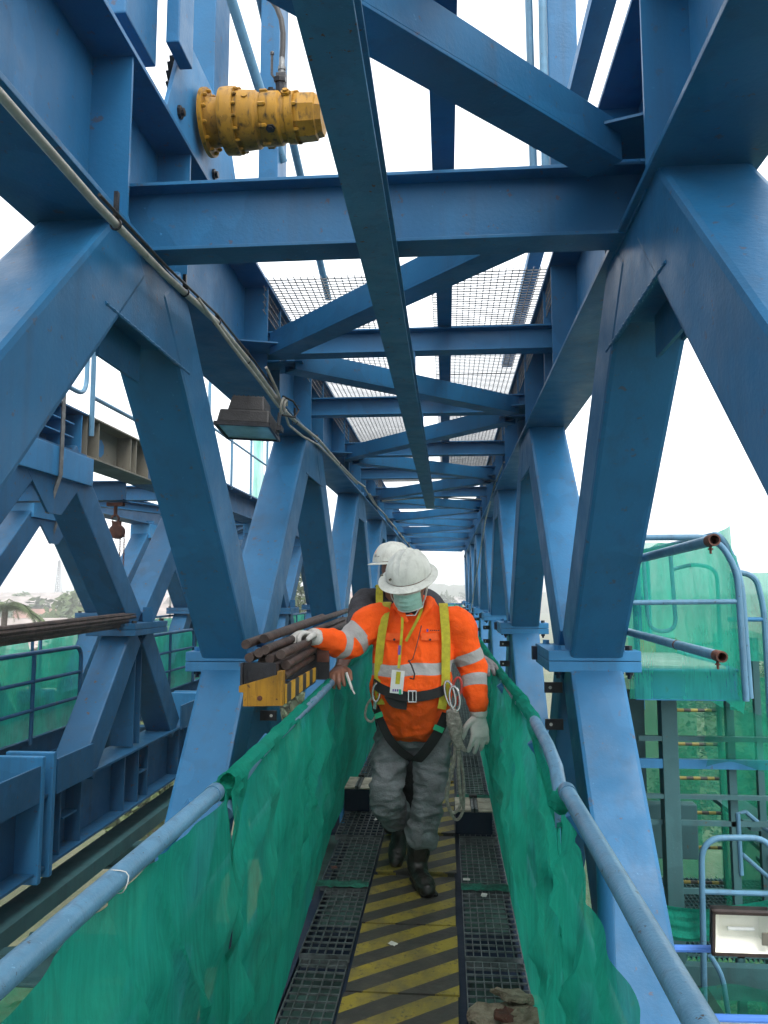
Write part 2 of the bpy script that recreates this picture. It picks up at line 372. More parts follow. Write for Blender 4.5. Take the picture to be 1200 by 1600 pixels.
    bead(ya - .28, ZC0 - .001, ya + .28, ZC0 - .001, mi_ - sgn * .001, mi_ - sgn * .001)
    bead(ya - .30, 1.108, ya - .30, 1.108, r=.008); bead(ya + .30, 1.108, ya + .30, 1.108, r=.008)
    for i in range(-3, nb):
        if i == 0: continue
        for o in proto: shift(o, (0, P * i, 0))
side(+1, .67, 2.86, 7, -11, 30.5)
side(-1, -1.19, 3.05, 7, -11, 30.5)
# cross beams of the roof
m = MB(); m.ibeam((-1.37, 2.97, 1.52), (.85, 2.97, 1.52), .15, .29, .014, .011); m.build('cross_beam', 'blue', G, .002)
for y in (-1.05, -5.0, -9.0):
    m = MB(); m.ibeam((-1.37, y, 1.52), (.85, y, 1.52), .15, .29, .014, .011); m.build('cross_beam', 'blue', G, .002)
yb = [5.12, 6.95, 9.1, 10.95, 13.1, 14.95, 17.1, 18.95, 21.1, 22.95, 25.1, 26.95, 29.1, 30.3]
for y in yb:
    m = MB(); m.ibeam((-1.37, y, 1.705), (.85, y, 1.705), .13, .165, .012, .01); m.build('cross_beam', 'blue', G, .002)
# zigzag bracing, channel section
ys = [1.0, 2.97] + yb
L_, R_ = -1.10, .60
for i in range(len(ys) - 1):
    a, b = ys[i], ys[i + 1]
    p, q = ((L_, a + .15, 1.63), (R_, b - .2, 1.63)) if i % 2 == 0 else ((R_, a + .15, 1.63), (L_, b - .2, 1.63))
    m = MB(); p, q = V(p), V(q); d = (q - p).normalized(); s_ = d.cross(V((0, 0, 1)))
    wB = .15
    m.bar(p + V((0, 0, -.06)), q + V((0, 0, -.06)), wB, .012)
    m.bar(p - s_ * (wB / 2 - .006) + V((0, 0, .014)), q - s_ * (wB / 2 - .006) + V((0, 0, .014)), .012, .136)
    m.bar(p + s_ * (wB / 2 - .006) + V((0, 0, .014)), q + s_ * (wB / 2 - .006) + V((0, 0, .014)), .012, .136)
    m.build('diagonal_brace', 'blue', G, .002)
# connection plates where braces meet the chord
for i, y in enumerate(ys[1:-1]):
    m = MB(); x1, x0 = (.845, .50) if i % 2 == 0 else (-1.365, -1.0)
    z = 1.665 if i == 0 else 1.612
    m = MB(); m.prism([(x1, y - .42, z), (x0, y - .30, z), (x0, y - .09, z), (x1, y - .09, z)], (0, 0, .01))
    m.build('brace_plate', 'blue', G); m = MB()
    m.prism([(x1, y + .42, z), (x0, y + .30, z), (x0, y + .09, z), (x1, y + .09, z)], (0, 0, .01))
    m.build('brace_plate', 'blue', G)
m = MB(); m.bar((.0, -9, 1.845), (.0, 15, 1.845), .095, .10); m.build('stringer', 'blue', G, .003)
# lower cross beams below the deck
for i in range(8):
    m = MB(); m.ibeam((-1.37, 2.9 + P * i, -2.5), (.85, 2.9 + P * i, -2.5), .14, .26); m.build('floor_beam', 'blue', G)
for i in range(14):
    m = MB(); m.ibeam((-1.3, 1.8 + 2 * i, -1.68), (.8, 1.8 + 2 * i, -1.68), .1, .16, .01, .008); m.build('deck_bearer', 'blue_dark', G)
for x in (-.66, -.40, .05, .31):
    m = MB(); m.ibeam((x, -.5, -1.565), (x, 29.5, -1.565), .05, .065, .006, .006); m.build('deck_stringer', 'blue_dark', G)
# monorail track under the roof
mono = MB(); mono.ibeam((-.262, -3, 1.315), (-.232, 11.6, 1.315), .13, .13, .014, .012)
mo = mono.build('monorail_track', 'mono', G, .002); mo['label'] = 'weathered overhead track beam, darker and scratched'
for y in (5.12, 6.95, 9.1, 10.95):
    m = MB(); m.bb(-.30, -.20, y - .06, y + .06, 1.381, 1.6215); m.build('track_hanger', 'blue', G)

# ---------------------------------------------------------------- roof gratings
def mesh_panel(x0, x1, y0, y1, z, step, skirt, edge, label, grp):
    m = MB(); n = round((x1 - x0) / step); h = .009
    for i in range(n + 1):
        x = x0 + (x1 - x0) * i / n
        m.bb(x - .0023, x + .0023, y0 - .05, y1, z, z + h)
    k = int((y1 - y0) / step)
    for j in range(k + 1):
        y = y0 + (y1 - y0) * j / k
        m.bb(x0, x1, y - .0021, y + .0021, z + .0012, z + h - .0005)
    # side strip bent down past the chord flange
    if skirt:
        for i in range(1, 5):
            zz = z - i * .055; m.bb(edge - .0025, edge + .0025, y0 - .05, y1, zz, zz + .006)
        for j in range(k + 1):
            y = y0 + (y1 - y0) * j / k; m.bb(edge - .0045, edge - .0026, y - .0018, y + .0018, z - .22, z - .001)
    return tag(m.build('roof_grating', 'galv', None), label, 'grating', grp)
yy = 4.93
for i in range(4):
    y1 = yy + 2.42
    mesh_panel(.0 - .085, .72, yy, y1 - .03, ZC1 + .004, .046, True, .700, '%s roof grating along the right side, counting from the camera' % ORD[i], 'gratings laid over the roof')
    mesh_panel(-1.24, -.37, yy + .03, y1 - .02, ZC1 + .004, .046, True, -1.215, '%s roof grating along the left side, counting from the camera' % ORD[i], 'gratings laid over the roof')
    yy = y1
# ================================================================ walkway
ZD = -1.5
def floor_grating(x0, x1, y0, y1, label):
    m = MB(); n = max(3, round((x1 - x0) / .036)); k = max(2, round((y1 - y0) / .056))
    g = .012
    m.bb(x0, x1, y0, y0 + .006, ZD - .034, ZD - .001); m.bb(x0, x1, y1 - .006, y1, ZD - .034, ZD - .001)
    for i in range(n + 1):
        x = x0 + (x1 - x0) * i / n; m.bb(x - .0019, x + .0019, y0 + .0062, y1 - .0062, ZD - .012, ZD)
    for j in range(1, k):
        y = y0 + (y1 - y0) * j / k; m.bb(x0, x1, y - .0028, y + .0028, ZD - .006, ZD + .0012)
    o = m.build('floor_grating', 'grate', None)
    return tag(o, label, 'floor grating', 'steel gratings of the walkway floor')
M['grate'] = simple('grating_steel', (.13, .15, .155), .5, .4, 20, .5)
yl = [1.9, 2.62, 3.32, 4.08, 4.9, 5.8, 6.8, 7.9, 9.1, 10.4, 12, 14, 17, 20, 24, 29]
for i in range(len(yl) - 1):
    xl = -.61 - min(.12, max(0, yl[i] - 3) * .05)
    floor_grating(xl, -.415, yl[i] + .02, yl[i + 1] - .02, '%s floor grating left of the striped plates, counting from the camera' % ORD[i])
    floor_grating(.065, .30, yl[i] + .05, yl[i + 1] + .01, '%s floor grating right of the striped plates, counting from the camera' % ORD[i])
# striped plates
yp = [1.7, 2.42, 3.02, 3.62, 4.22, 4.84, 5.44, 6.06, 6.7, 7.4, 8.2, 9.2, 10.4, 12, 14, 17, 20, 24, 29]
for i in range(len(yp) - 1):
    z = ZD + .004 + (.012 if i < 4 else .03 if i < 5 else .045 if i < 7 else .06)
    a, b = yp[i] + .006, yp[i + 1] - .008
    dx = random.uniform(-.008, .008)
    m = MB(); m.box(((-.39 + .035) / 2 + dx, (a + b) / 2, z - .004), (.425, b - a, .008), Matrix.Rotation(random.uniform(-.006, .006), 3, 'Z'))
    m.bb(-.38 + dx, .025 + dx, a + .01, a + .016, ZD - .03, z - .0085)
    tag(m.build('striped_plate', 'hazard', None), '%s yellow and black striped walkway plate, counting from the camera' % ORD[i], 'plate', 'striped plates down the middle of the walkway')
# netting below the gratings, its dark colour holding the shade under the deck
m = MB(); rows = []
for j in range(60):
    y = .4 + j * .5
    rows.append([(x, y, -1.9 + .10 * noise.noise(V((x * 3, y * 1.1, 3))) + .10 * abs(x + .2)) for x in [-.95 + i * .1 for i in range(16)]])
M['net_strip'] = simple('net_strip_green', (.012, .12, .085), .9, .5, 30, bmp=.6)
M['net_shaded'] = simple('shaded_net', (.012, .05, .04), .9, .5, 6, c2=(.03, .10, .08))
m.grid(rows); tag(m.build('catch_net', 'net_shaded', None), 'green catch net below the floor gratings, shade put into its dark colour', 'net')
# pale green net edging folded between gratings
for x0, x1, y, k in ((-.68, -.41, 4.09, 'left'), (.06, .34, 4.10, 'right'), (-.72, -.41, 5.8, 'left'), (.06, .34, 5.85, 'right')):
    m = MB(); rows = []
    for j in range(5):
        rows.append([(x0 + (x1 - x0) * i / 14, y - .03 + .020 * j + .012 * noise.noise(V((i * .9, 7, y))) + .008 * noise.noise(V((i * .5, j, y))), ZD + .006 + .014 * math.sin(j * .8) + .006 * noise.noise(V((i * .4, y, j * .5)))) for i in range(15)])
    m.grid(rows); tag(m.build('net_strip', 'net_strip', None), 'narrow folded green net strip across the %s %s grating joint' % ('nearer' if y < 5 else 'farther', k), 'net strip', 'net strips on the walkway floor')

# ---------------------------------------------------------------- handrails
def rail(name, x, label, first, rest):
    o_ = .045 if x > 0 else -.045
    t = thing('handrail', label, 'handrail', (x, 2, ZD))
    m = MB(); pts, cap = first
    m.tube(pts, .0182, 16); m.lathe(pts[-1], (V(pts[-1]) - V(pts[-2])), [(-.03, .0205), (0, .0205), (.006, .017), (.009, .008)], 16); m.build('top_rail', 'rail', t)
    m = MB(); m.tube(rest, .018, 14); m.build('top_rail', 'rail', t)
    for z in (-.80, -1.12):
        m = MB(); m.tube([(x + o_, -.2, z), (x + o_ - (.17 if x < 0 else -.02), 5, z), (x + o_ - (.20 if x < 0 else -.03), 29, z)], .015, 10); m.build('mid_rail', 'rail', t)
    for y in [.9, 1.72, 2.5, 4, 5.5, 7, 9, 11, 13, 15, 17, 19, 21, 23, 25, 27, 29]:
        m = MB(); o2 = o_ - (.17 * min(1, y / 5) if x < 0 else -.02); m.tube([(x + o2, y, ZD - .1), (x + o2, y, -.56), (x - (.1 * min(1, y / 5) if x < 0 else 0), y, -.465)], .018, 10); m.build('post', 'blue_light', t)
    return t
rail('L', -.525, 'blue tube handrail along the left edge of the walkway, partly wrapped in net',
     ([(-.508, -.3, -.452), (-.525, .8, -.452), (-.525, 1.76, -.450)], 1), [(-.525, 1.84, -.52), (-.527, 1.95, -.475), (-.535, 2.2, -.455), (-.56, 3.4, -.45), (-.62, 5, -.45), (-.62, 29, -.45)])
rail('R', .262, 'grey blue tube handrail along the right edge of the walkway, bent down at its joint',
     ([(.248, -.3, -.450), (.262, .8, -.452), (.268, 1.83, -.450)], 1), [(.272, 1.93, -.56), (.272, 1.955, -.49), (.272, 2.03, -.440), (.274, 2.2, -.42), (.276, 2.5, -.41), (.285, 3.2, -.44), (.29, 5, -.45), (.29, 29, -.45)])
# wire ties round the rails
for x, y in ((-.521, 1.22), (-.517, .80)):
    m = MB()
    m.tube([(x + .0195 * math.cos(a), y + .006 * math.sin(3 * a), -.452 + .0195 * math.sin(a)) for a in [i * math.pi / 8 for i in range(17)]], .0009, 5)
    tag(m.build('tie_wire', 'whiteish', None), 'thin tie wire round the left handrail, the one %s' % ('nearer its joint' if y > 1 else 'nearer the camera'), 'wire')

# ---------------------------------------------------------------- debris nets on both sides
def drape(label, y0, y1, top, bot, n=90, k=44, amp=.03, seed=0, wrap=False, mat='net', inward=1, thick=0):
    """cloth hung from the curve top(y) -> (x, z) to bot(y) -> (x, z), with hanging folds and gathers"""
    rows = []
    for j in range(n + 1):
        y = y0 + (y1 - y0) * j / n; tx, tz = top(y); bx, bz = bot(y); row = []
        for i in range(k + 1):
            s = i / k
            x = tx + (bx - tx) * s ** 1.15; z = tz + (bz - tz) * s
            g = math.sin(math.pi * min(1, s * 1.15 + .06)) ** .6
            f = noise.noise(V((y * 4.2 + s * 1.1, s * 1.3, seed))) * 1.0 + .6 * noise.noise(V((y * 10 - s * 2.2, s * 2.0, seed + 5)))
            r = 1 - abs(noise.noise(V((y * 2.1 + s * 2.7, s * 1.1 - y * .4, seed + 9)))) * 3.4
            r2 = 1 - abs(noise.noise(V((y * 5.1 - s * 3.0, s * 1.6, seed + 19)))) * 4.2
            off = amp * g * (f * 1.0 + 1.15 * max(0, r) + .8 * max(0, r2))
            y2 = y + amp * .7 * g * noise.noise(V((y * 3, s * 3, seed + 2)))
            row.append((x + inward * off, y2, z + .012 * noise.noise(V((y * 6, s * 4, seed + 3)))))
        if wrap:
            pre = []
            for a in range(8):
                an = math.radians(250 - a * 36); rr = .0235 + .006 * noise.noise(V((y * 9, a * .7, seed)))
                pre.append((tx - inward * 0 + inward * -rr * math.cos(an) * -1, y, tz + .0 + rr * math.sin(an)))
            row = pre + row[1:]
        rows.append(row)
    m = MB(); m.grid(rows)
    return tag(m.build('debris_net', mat, None), label, 'net', 'green debris nets along the walkway')
def lerp(a, b, t): t = max(0, min(1, t)); return a + (b - a) * t
def ltop1(y):   # near sag under the open rail
    return (-.528, -.468 - .016 * (1 - math.cos((y - .15) * 11)) * .5 - .022 * max(0, noise.noise(V((y * 5, 2, 0)))))
def lbot(y): return (-.60 - min(.13, max(0, y - 2.6) * .055), ZD + .01)
def ltop2(y): return (lerp(-.525, -.62, (y - 1.9) / 3.1), -.452)
drape('near green net sagging below the open left handrail', .05, 1.86, ltop1, lbot, 120, 56, .038, 1)
drape('green net wrapped over the left handrail beside the pipe rack', 1.84, 4.6, ltop2, lbot, 190, 60, .034, 12, True)
drape('green net on the left handrail beside the second worker', 4.58, 9.5, ltop2, lbot, 90, 26, .03, 23, True)
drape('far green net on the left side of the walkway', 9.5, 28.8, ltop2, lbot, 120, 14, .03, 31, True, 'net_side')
def rtop1(y):
    s = max(0, min(1, (1.92 - y) / .8))
    return (.274, -.485 - .135 * s ** .6 - .02 * max(0, noise.noise(V((y * 6, 5, 0)))))
def rbot(y): return (.30, ZD + .01)
def rtop2(y): return (.276 if y < 3 else .288, -.57 + .16 * min(1, max(0, y - 1.88) / .7) - .03 * max(0, min(1, (y - 2.8) / 1.2)))
drape('near green net hanging in folds below the open right handrail', .35, 1.92, rtop1, rbot, 110, 60, .034, 41, False, 'net', -1)
drape('green net gathered on the right handrail beside the orange worker', 1.90, 4.9, rtop2, rbot, 180, 60, .032, 52, True, 'net', -1)
drape('green net on the right handrail beyond the orange worker', 4.88, 9.5, rtop2, rbot, 90, 26, .03, 63, True, 'net', -1)
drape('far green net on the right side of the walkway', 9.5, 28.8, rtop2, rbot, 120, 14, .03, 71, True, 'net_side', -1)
# knot of bunched net on the rail ends
def bunch(c, label, seed, r=.05):
    m = MB(); rows = []
    for i in range(11):
        th = math.pi * i / 10
        rows.append([V(c) + V((math.sin(th) * math.cos(ph), math.sin(th) * math.sin(ph) * 1.5, math.cos(th) * .8)) * r * (1 + .5 * noise.noise(V((i * .8, j * .9, seed)))) for j, ph in enumerate([2 * math.pi * q / 14 for q in range(14)] + [0])])
    for rw in rows: rw[-1] = rw[0]
    m.grid(rows); tag(m.build('net_bunch', 'net', None), label, 'net bunch', 'bunched ends of net on the rails')
bunch((-.535, 1.90, -.475), 'knot of green net bunched on the left handrail joint', 3, .036)
bunch((.262, 1.87, -.485), 'knot of green net bunched on the right handrail joint', 8, .030)

# ---------------------------------------------------------------- far end of the walkway
t = thing('end_barrier', 'netted barrier and low rail closing the far end of the walkway', 'barrier', (-.1, 29.6, ZD))
m = MB()
for z in (-.45, -.85): m.tube([(-1.1, 29.6, z), (.6, 29.6, z)], .03, 8)
for x in (-1.0, -.5, 0, .5): m.tube([(x, 29.6, ZD), (x, 29.6, -.45)], .03, 8)
m.build('rail', 'blue_light', t)
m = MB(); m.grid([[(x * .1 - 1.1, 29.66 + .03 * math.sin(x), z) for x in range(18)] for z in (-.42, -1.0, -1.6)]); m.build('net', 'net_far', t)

# ---------------------------------------------------------------- things lying on the walkway
def ballast(x0, x1, y, z0, h, d, label):
    t = thing('ballast_box', label, 'box', ((x0 + x1) / 2, y, z0), 'black boxes with concrete tops on the walkway')
    m = MB(); m.bb(x0, x1, y, y + d, z0 + .001, z0 + h); m.build('case', 'blue_dark', t, .008)
    w = x1 - x0
    m = MB(); m.bb(x0 - .004, x0 + w * .42, y - .004, y + d, z0 + h + .0005, z0 + h + .014)
    m.bb(x0 + w * .62, x1 + .004, y - .002, y + d, z0 + h + .0005, z0 + h + .012); m.build('concrete_pad', 'concrete', t, .005)
    m = MB(); m.bb(x0 + w * .43, x0 + w * .5, y - .012, y + d * .8, z0 + h + .001, z0 + h + .024); m.bb(x0 + w * .54, x0 + w * .61, y - .012, y + d * .9, z0 + h + .001, z0 + h + .022); m.build('clamp', 'galv', t, .002)
    m = MB(); m.bb(x0 + w * .505, x0 + w * .535, y - .02, y + d, z0 + h + .001, z0 + h + .03)
    m.bb(x0 + w * .40, x0 + w * .63, y + d * .82, y + d * .92, z0 + h + .025, z0 + h + .04); m.build('strap', 'black', t)
ballast(.045, .27, 4.98, ZD, .135, .30, 'black box with stained concrete top on the right grating behind the orange worker')
ballast(-.715, -.54, 5.42, ZD, .15, .30, 'black box with stained top on the left grating behind the orange worker')
def rock(c, r, label, seed, sq=.2):
    m = MB(); n, k = 9, 14; rows = []
    for i in range(n + 1):
        th = math.pi * i / n
        row = []
        for j in range(k + 1):
            ph = 2 * math.pi * (j % k) / k; d = V((math.sin(th) * math.cos(ph), math.sin(th) * math.sin(ph), math.cos(th)))
            q = r * (1 + .45 * noise.noise(d * 1.6 + V((seed, 0, 0))) + .12 * noise.noise(d * 5 + V((seed, 3, 0))))
            row.append(V(c) + V((d.x * q, d.y * q, d.z * q * sq)))
        rows.append(row)
    m.grid(rows, False); tag(m.build('rubble_lump', 'rubble', None), label, 'rubble', 'lumps of rubble on the near right grating')
def slab(c, r, th, label, seed, tilt, mat='rubble'):
    rnd = random.Random(seed); R = Matrix.Rotation(tilt[0], 3, 'X') @ Matrix.Rotation(tilt[1], 3, 'Y'); rows = []
    rad = [r * rnd.uniform(.72, 1.15) for _ in range(11)]
    def P2(a, q, z): i = a / (2 * math.pi) * 11; k = int(i) % 11; f = i - int(i); rr = (rad[k] * (1 - f) + rad[(k + 1) % 11] * f) * q; return V(c) + R @ V((rr * math.cos(a), rr * math.sin(a) * .8, z))
    for q, z in ((.02, th), (.5, th), (.9, th * .95), (1, th * .6), (1.0, .001), (.5, 0)):
        rows.append([P2(2 * math.pi * (j % 33) / 33, q, z + .012 * noise.noise(V((q * 3 * math.cos(j * .19), q * 3 * math.sin(j * .19), seed)))) for j in range(34)])
    m = MB(); m.grid(rows, False); tag(m.build('rubble_slab', mat, None), label, 'rubble', 'broken slabs on the near right grating')
slab((.175, 2.90, -1.492), .115, .018, 'broken tan slab nearest the striped plates', 2, (.05, -.08))
slab((.235, 2.99, -1.470), .085, .016, 'pale tan slab farthest down the right grating', 5, (-.25, .12))
slab((.15, 2.70, -1.490), .09, .02, 'broken tan slab at the bottom edge beside the plates', 9, (.12, .1))
slab((.25, 2.80, -1.462), .085, .016, 'tan slab leaning on the others against the right net', 14, (.2, -.25))
slab((.20, 2.84, -1.466), .05, .02, 'small dark brown fragment on top of the tan slabs', 21, (.1, .2), 'rustdark')
for k, (x, y) in enumerate(((.09, 4.18), (.17, 3.98), (-.24, 3.42), (-.47, 5.2), (-.62, 4.3))):
    m = MB(); a = k * 1.3
    r2 = [(x + (i - 2) * .009 * math.cos(a) - (j - 1.5) * .010 * math.sin(a), y + (i - 2) * .012 * math.sin(a) + (j - 1.5) * .010 * math.cos(a)) for j in range(4) for i in range(5)]
    rows = [[(r2[j * 5 + i][0], r2[j * 5 + i][1], ZD + .018 + .006 * noise.noise(V((i, j * .9, k)))) for i in range(5)] for j in range(4)]
    m.grid(rows); tag(m.build('paper_scrap', 'whiteish' if k != 4 else 'rustdark', None), ['crumpled white scrap at the head of the right grating', 'pale leaf scrap in the middle of the right grating', 'small white scrap on the striped plate before the boots', 'scrap beside the left black box', 'red brown leaf on the left grating'][k], 'scrap', 'litter on the walkway')
# ================================================================ the second girder, to the left
H = thing('second_girder', 'smaller blue lattice girder standing left of the walkway girder', 'truss girder', (-4, 7.4, -2.2))
PB = 3.6
def side2(xi, w, y_n, i0, i1):
    """xi = face towards us; members go back to xi - w"""
    xm = xi - w / 2; pr_ = []
    def arm(a, b):
        m = MB(); m.bar(a, b, w, .27); pr_.append(m.build('diagonal', 'girder', H, .015))
    zt, zp, zb = 1.12, -.30, -1.50
    arm((xm, y_n - PB / 2 + .22, zt - .02), (xm, y_n - .12, zp)); arm((xm, y_n + PB / 2 - .22, zt - .02), (xm, y_n + .12, zp))
    arm((xm, y_n - .12, zp - .11), (xm, y_n - 1.05, zb + .0)); arm((xm, y_n + .12, zp - .11), (xm, y_n + 1.05, zb + .0))
    def part(nm, mat, fn, bev=0):
        g = MB(); fn(g); pr_.append(g.build(nm, mat, H, bev)); return pr_[-1]
    part('splice_plate', 'girder', lambda g: g.bb(xi + .10, xi - w - .1, y_n - .42, y_n + .42, zp - .051, zp + .005), .004)
    part('splice_plate', 'girder', lambda g: g.bb(xi + .10, xi - w - .1, y_n - .42, y_n + .42, zp - .11, zp - .0545), .004)
    bp = pr_[-2]
    for dx, dy in ((.06, -.35), (.06, .35), (-w - .06, -.35), (-w - .06, .35)):
        g = MB(); g.lathe((xi + dx, y_n + dy, zp + .0052), (0, 0, 1), [(0, .024), (.024, .024)], 6); g.build('bolt', 'blackm', bp)
    # post under the splice, with its flanges
    part('splice_post', 'girder', lambda g: g.ibeam((xm, y_n, zp - .1105), (xm, y_n, zb + .0205), w * .8, .16, .012, .012, (0, 1, 0)))
    part('centre_rib', 'girder', lambda g: g.bb(xi + .0005, xi + .1, y_n - .008, y_n + .008, zp + .006, zp + .15))
    # seat under the upper chord
    part('seat_box', 'blue_light', lambda g: g.bb(xi + .03, xi - w - .03, y_n - PB / 2 - .56, y_n - PB / 2 + .56, .885, 1.118), .006)
    part('gusset', 'girder', lambda g: g.prism([(xi + .002, y_n - PB / 2 - .42, .884), (xi + .002, y_n - PB / 2 + .42, .884), (xi + .002, y_n - PB / 2 + .10, .60), (xi + .002, y_n - PB / 2 - .10, .60)], (-.02, 0, 0)))
    part('seat_stay', 'galv', lambda g: g.tube([(xi + .045, y_n - PB / 2 - .02, 1.55), (xi + .045, y_n - PB / 2 - .02, .9), (xi - .05, y_n - PB / 2 - .02, .60)], .018, 4))
    # lower chord stiffeners and lugs
    for dy in (-1.5, -1.16, -.30, .02, .26, 1.16):
        part('stiffener', 'girder', lambda g: g.bb(xi - w / 2 + .008, xi - .004, y_n + dy - .008, y_n + dy + .008, zb - .519, zb - .021))
    for dy in (.14, -1.33):
        part('shelf_plate', 'girder', lambda g: g.bb(xi - w / 2 + .008, xi - .01, y_n + dy - .115, y_n + dy + .115, zb - .27, zb - .258))
    for dy in (-1.72, 1.72):
        part('splice_flange', 'blue_light', lambda g: g.bb(xi + .05, xi - w - .05, y_n + dy - .025, y_n + dy + .025, zb - .6, zb + .30), .01)
        part('side_lug', 'girder', lambda g: g.bb(xi + .0485, xi + .03, y_n + dy * .8 - .30, y_n + dy * .8 + .30, zb - .02, zb + .24))
    for i in range(i0, i1):
        if i:
            for o in pr_: shift(o, (0, PB * i, 0))
    m = MB(); m.ibeam((xm, 7.76 if xi > -4 else -1, 1.30), (xm, y_n + 22, 1.30), w + .04, .36, .02, .012); m.build('top_chord', 'girder', H)
    m = MB(); m.ibeam((xm, y_n - 8, zb - .27), (xm, y_n + 22, zb - .27), w + .04, .54, .02, .012); m.build('bottom_chord', 'girder', H)
side2(-3.0, .28, 7.45, -1, 5)
side2(-4.9, .28, 7.45, -1, 5)
for y in (2.2, 5.6, 9.2, 12.8, 16.4):
    for z, h in ((1.22, .18), (-1.75, .3)):
        m = MB(); m.ibeam((-3.29, y, z), (-4.89, y, z), .14, h); m.build('cross_beam', 'girder', H)
for a, b in (((-3.3, 5.7), (-4.85, 9.1)), ((-3.3, 12.7), (-4.85, 9.3)), ((-3.3, 12.9), (-4.85, 16.2)), ((-3.3, 5.5), (-4.85, 2.3))):
    m = MB(); m.ibeam((a[0], a[1], 1.19), (b[0], b[1], 1.19), .12, .12); m.build('diagonal_brace', 'girder', H)
# rusty dust on the flat top of the lower chord
m = MB(); rows = [[(x, 3.5 + .2 * j, -1.4985 + .0008 * noise.noise(V((x * 9, j, 0)))) for x in (-3.03, -3.08, -3.13)] for j in range(70)]
# gear stacked on top of the second girder : primed box beam length and trolley frame
t = thing('box_beam', 'unpainted grey stiffened beam length set in the top of the left girder', 'beam', (-3.1, 6.9, 1.12))
m = MB(); m.ibeam((-3.14, 6.10, 1.302), (-3.14, 7.75, 1.302), .32, .36, .014, .012); m.build('web_and_flanges', 'primer', t)
for y in (6.12, 6.34, 7.02, 7.15, 7.45):
    m = MB(); m.bb(-3.133, -2.995, y - .006, y + .006, 1.14, 1.464); m.build('stiffener', 'primer', t)
m = MB(); m.lathe((-3.1335, 6.66, 1.30), (1, 0, 0), [(0, .085), (.001, .085)], 7); m.build('paint_patch', 'blue_light', t)
t = thing('stiffened_beam', 'dark blue stiffened beam on the left girder, nearer than the grey one', 'beam', (-3.1, 5.2, 1.12))
m = MB(); m.ibeam((-3.14, -1, 1.30), (-3.14, 6.095, 1.30), .32, .36, .014, .012); m.build('web_and_flanges', 'girder', t)
for y in (4.0, 4.9, 5.32, 5.72, 6.02):
    m = MB(); m.bb(-3.133, -2.995, y - .006, y + .006, 1.14, 1.46); m.build('stiffener', 'blue_light', t)
for z in (1.24, 1.35):
    m = MB(); m.bb(-3.133, -3.0, 4.91, 5.9, z, z + .01); m.build('shelf_plate', 'blue_light', t)
# guard rails up there
def guard(name, x, y0, y1, z0, z1, label, r=.021, n=3, mat='rail'):
    t = thing('guard_rail', label, 'guard rail', (x, (y0 + y1) / 2, z0), 'guard rails on the left girder')
    m = MB(); m.tube(bent([(x, y0, z0), (x, y0, z1), (x, y1, z1), (x, y1, z0)], .14), r, 9); m.build('hoop', mat, t)
    for k in range(1, n):
        m = MB(); z = z0 + (z1 - z0) * k / n; m.tube([(x, y0, z), (x, y1, z)], r * .8, 8); m.build('rail', mat, t)
    for k in range(1, max(1, round((y1 - y0) / 1.1))):
        y = y0 + (y1 - y0) * k / max(1, round((y1 - y0) / 1.1)); m = MB(); m.tube([(x, y, z0 - .05), (x, y, z1)], r * .9, 8); m.build('post', mat, t)
    return t
t = thing('guard_rail', 'hanging blue rail hoop with bottom bend above the dark left beam', 'guard rail', (-3.0, 5.4, 1.5), 'guard rails on the left girder')
m = MB(); m.tube(bent([(-2.96, 3.6, 1.63), (-2.96, 6.0, 1.61), (-2.96, 6.0, 2.9)], .16), .020, 9); m.build('hoop', 'rail', t)
m = MB(); m.tube([(-2.96, 6.1, 2.9), (-2.96, 6.12, 1.30)], .022, 9); m.build('post', 'rail', t)
m = MB(); m.tube([(-2.96, 5.35, 1.9), (-2.96, 5.35, 1.30)], .022, 9); m.build('post', 'rail', t)
m = MB(); m.tube([(-2.97, 6.15, 1.64), (-2.97, 9.3, 1.66)], .020, 9); m.build('rail', 'rail', t)
guard('g', -3.0, 9.4, 12.6, 1.48, 2.75, 'tall hooped blue guard rail standing on the far part of the left girder', .022, 2)
guard('g', -3.0, 13.2, 17.0, 1.48, 2.6, 'hooped guard rail farthest along the left girder', .022, 3)
m = MB(); m.grid([[(-3.05 + .02 * math.sin(i + j), 11.8 + i * .1, 1.5 + j * .3) for i in range(9)] for j in range(6)]); tag(m.build('net_sheet', 'net_far', None), 'green net tied to the tall hooped guard rail on the left girder', 'net')

# ---------------------------------------------------------------- walkway of the second girder, netted
t = thing('side_walkway', 'dark service walkway running along the far side of the left girder', 'walkway', (-4.3, 8, -1.5))
m = MB(); m.bb(-4.7, -3.92, 1, 26, -1.46, -1.41); m.build('deck', 'blue_dark', t)
m = MB(); m.ibeam((-3.90, 1, -1.46), (-3.90, 26, -1.46), .07, .2, .01, .008); m.build('edge_beam', 'girder', t)
for i, (a, b) in enumerate(((2.2, 5.0), (5.15, 7.95), (8.6, 11.6), (12.0, 15.0), (15.3, 18.3), (18.6, 22))):
    t = guard('g', -3.86, a, b, -1.36, -.57, '%s netted blue rail panel along the left service walkway, counting from the camera' % ORD[i], .022, 3, 'girder')
    m = MB(); rows = []
    for j in range(9):
        rows.append([(-3.91 - .025 * noise.noise(V((q * .8, j * .5, i))) * 2, a - .1 + (b - a + .2) * q / 20, -1.38 + .8 * j / 8) for q in range(21)])
    m.grid(rows); tag(m.build('debris_net', 'net_far', None), 'green net coloured as backlit, behind the %s rail panel of the left service walkway' % ORD[i], 'net', 'nets on the left service walkway')
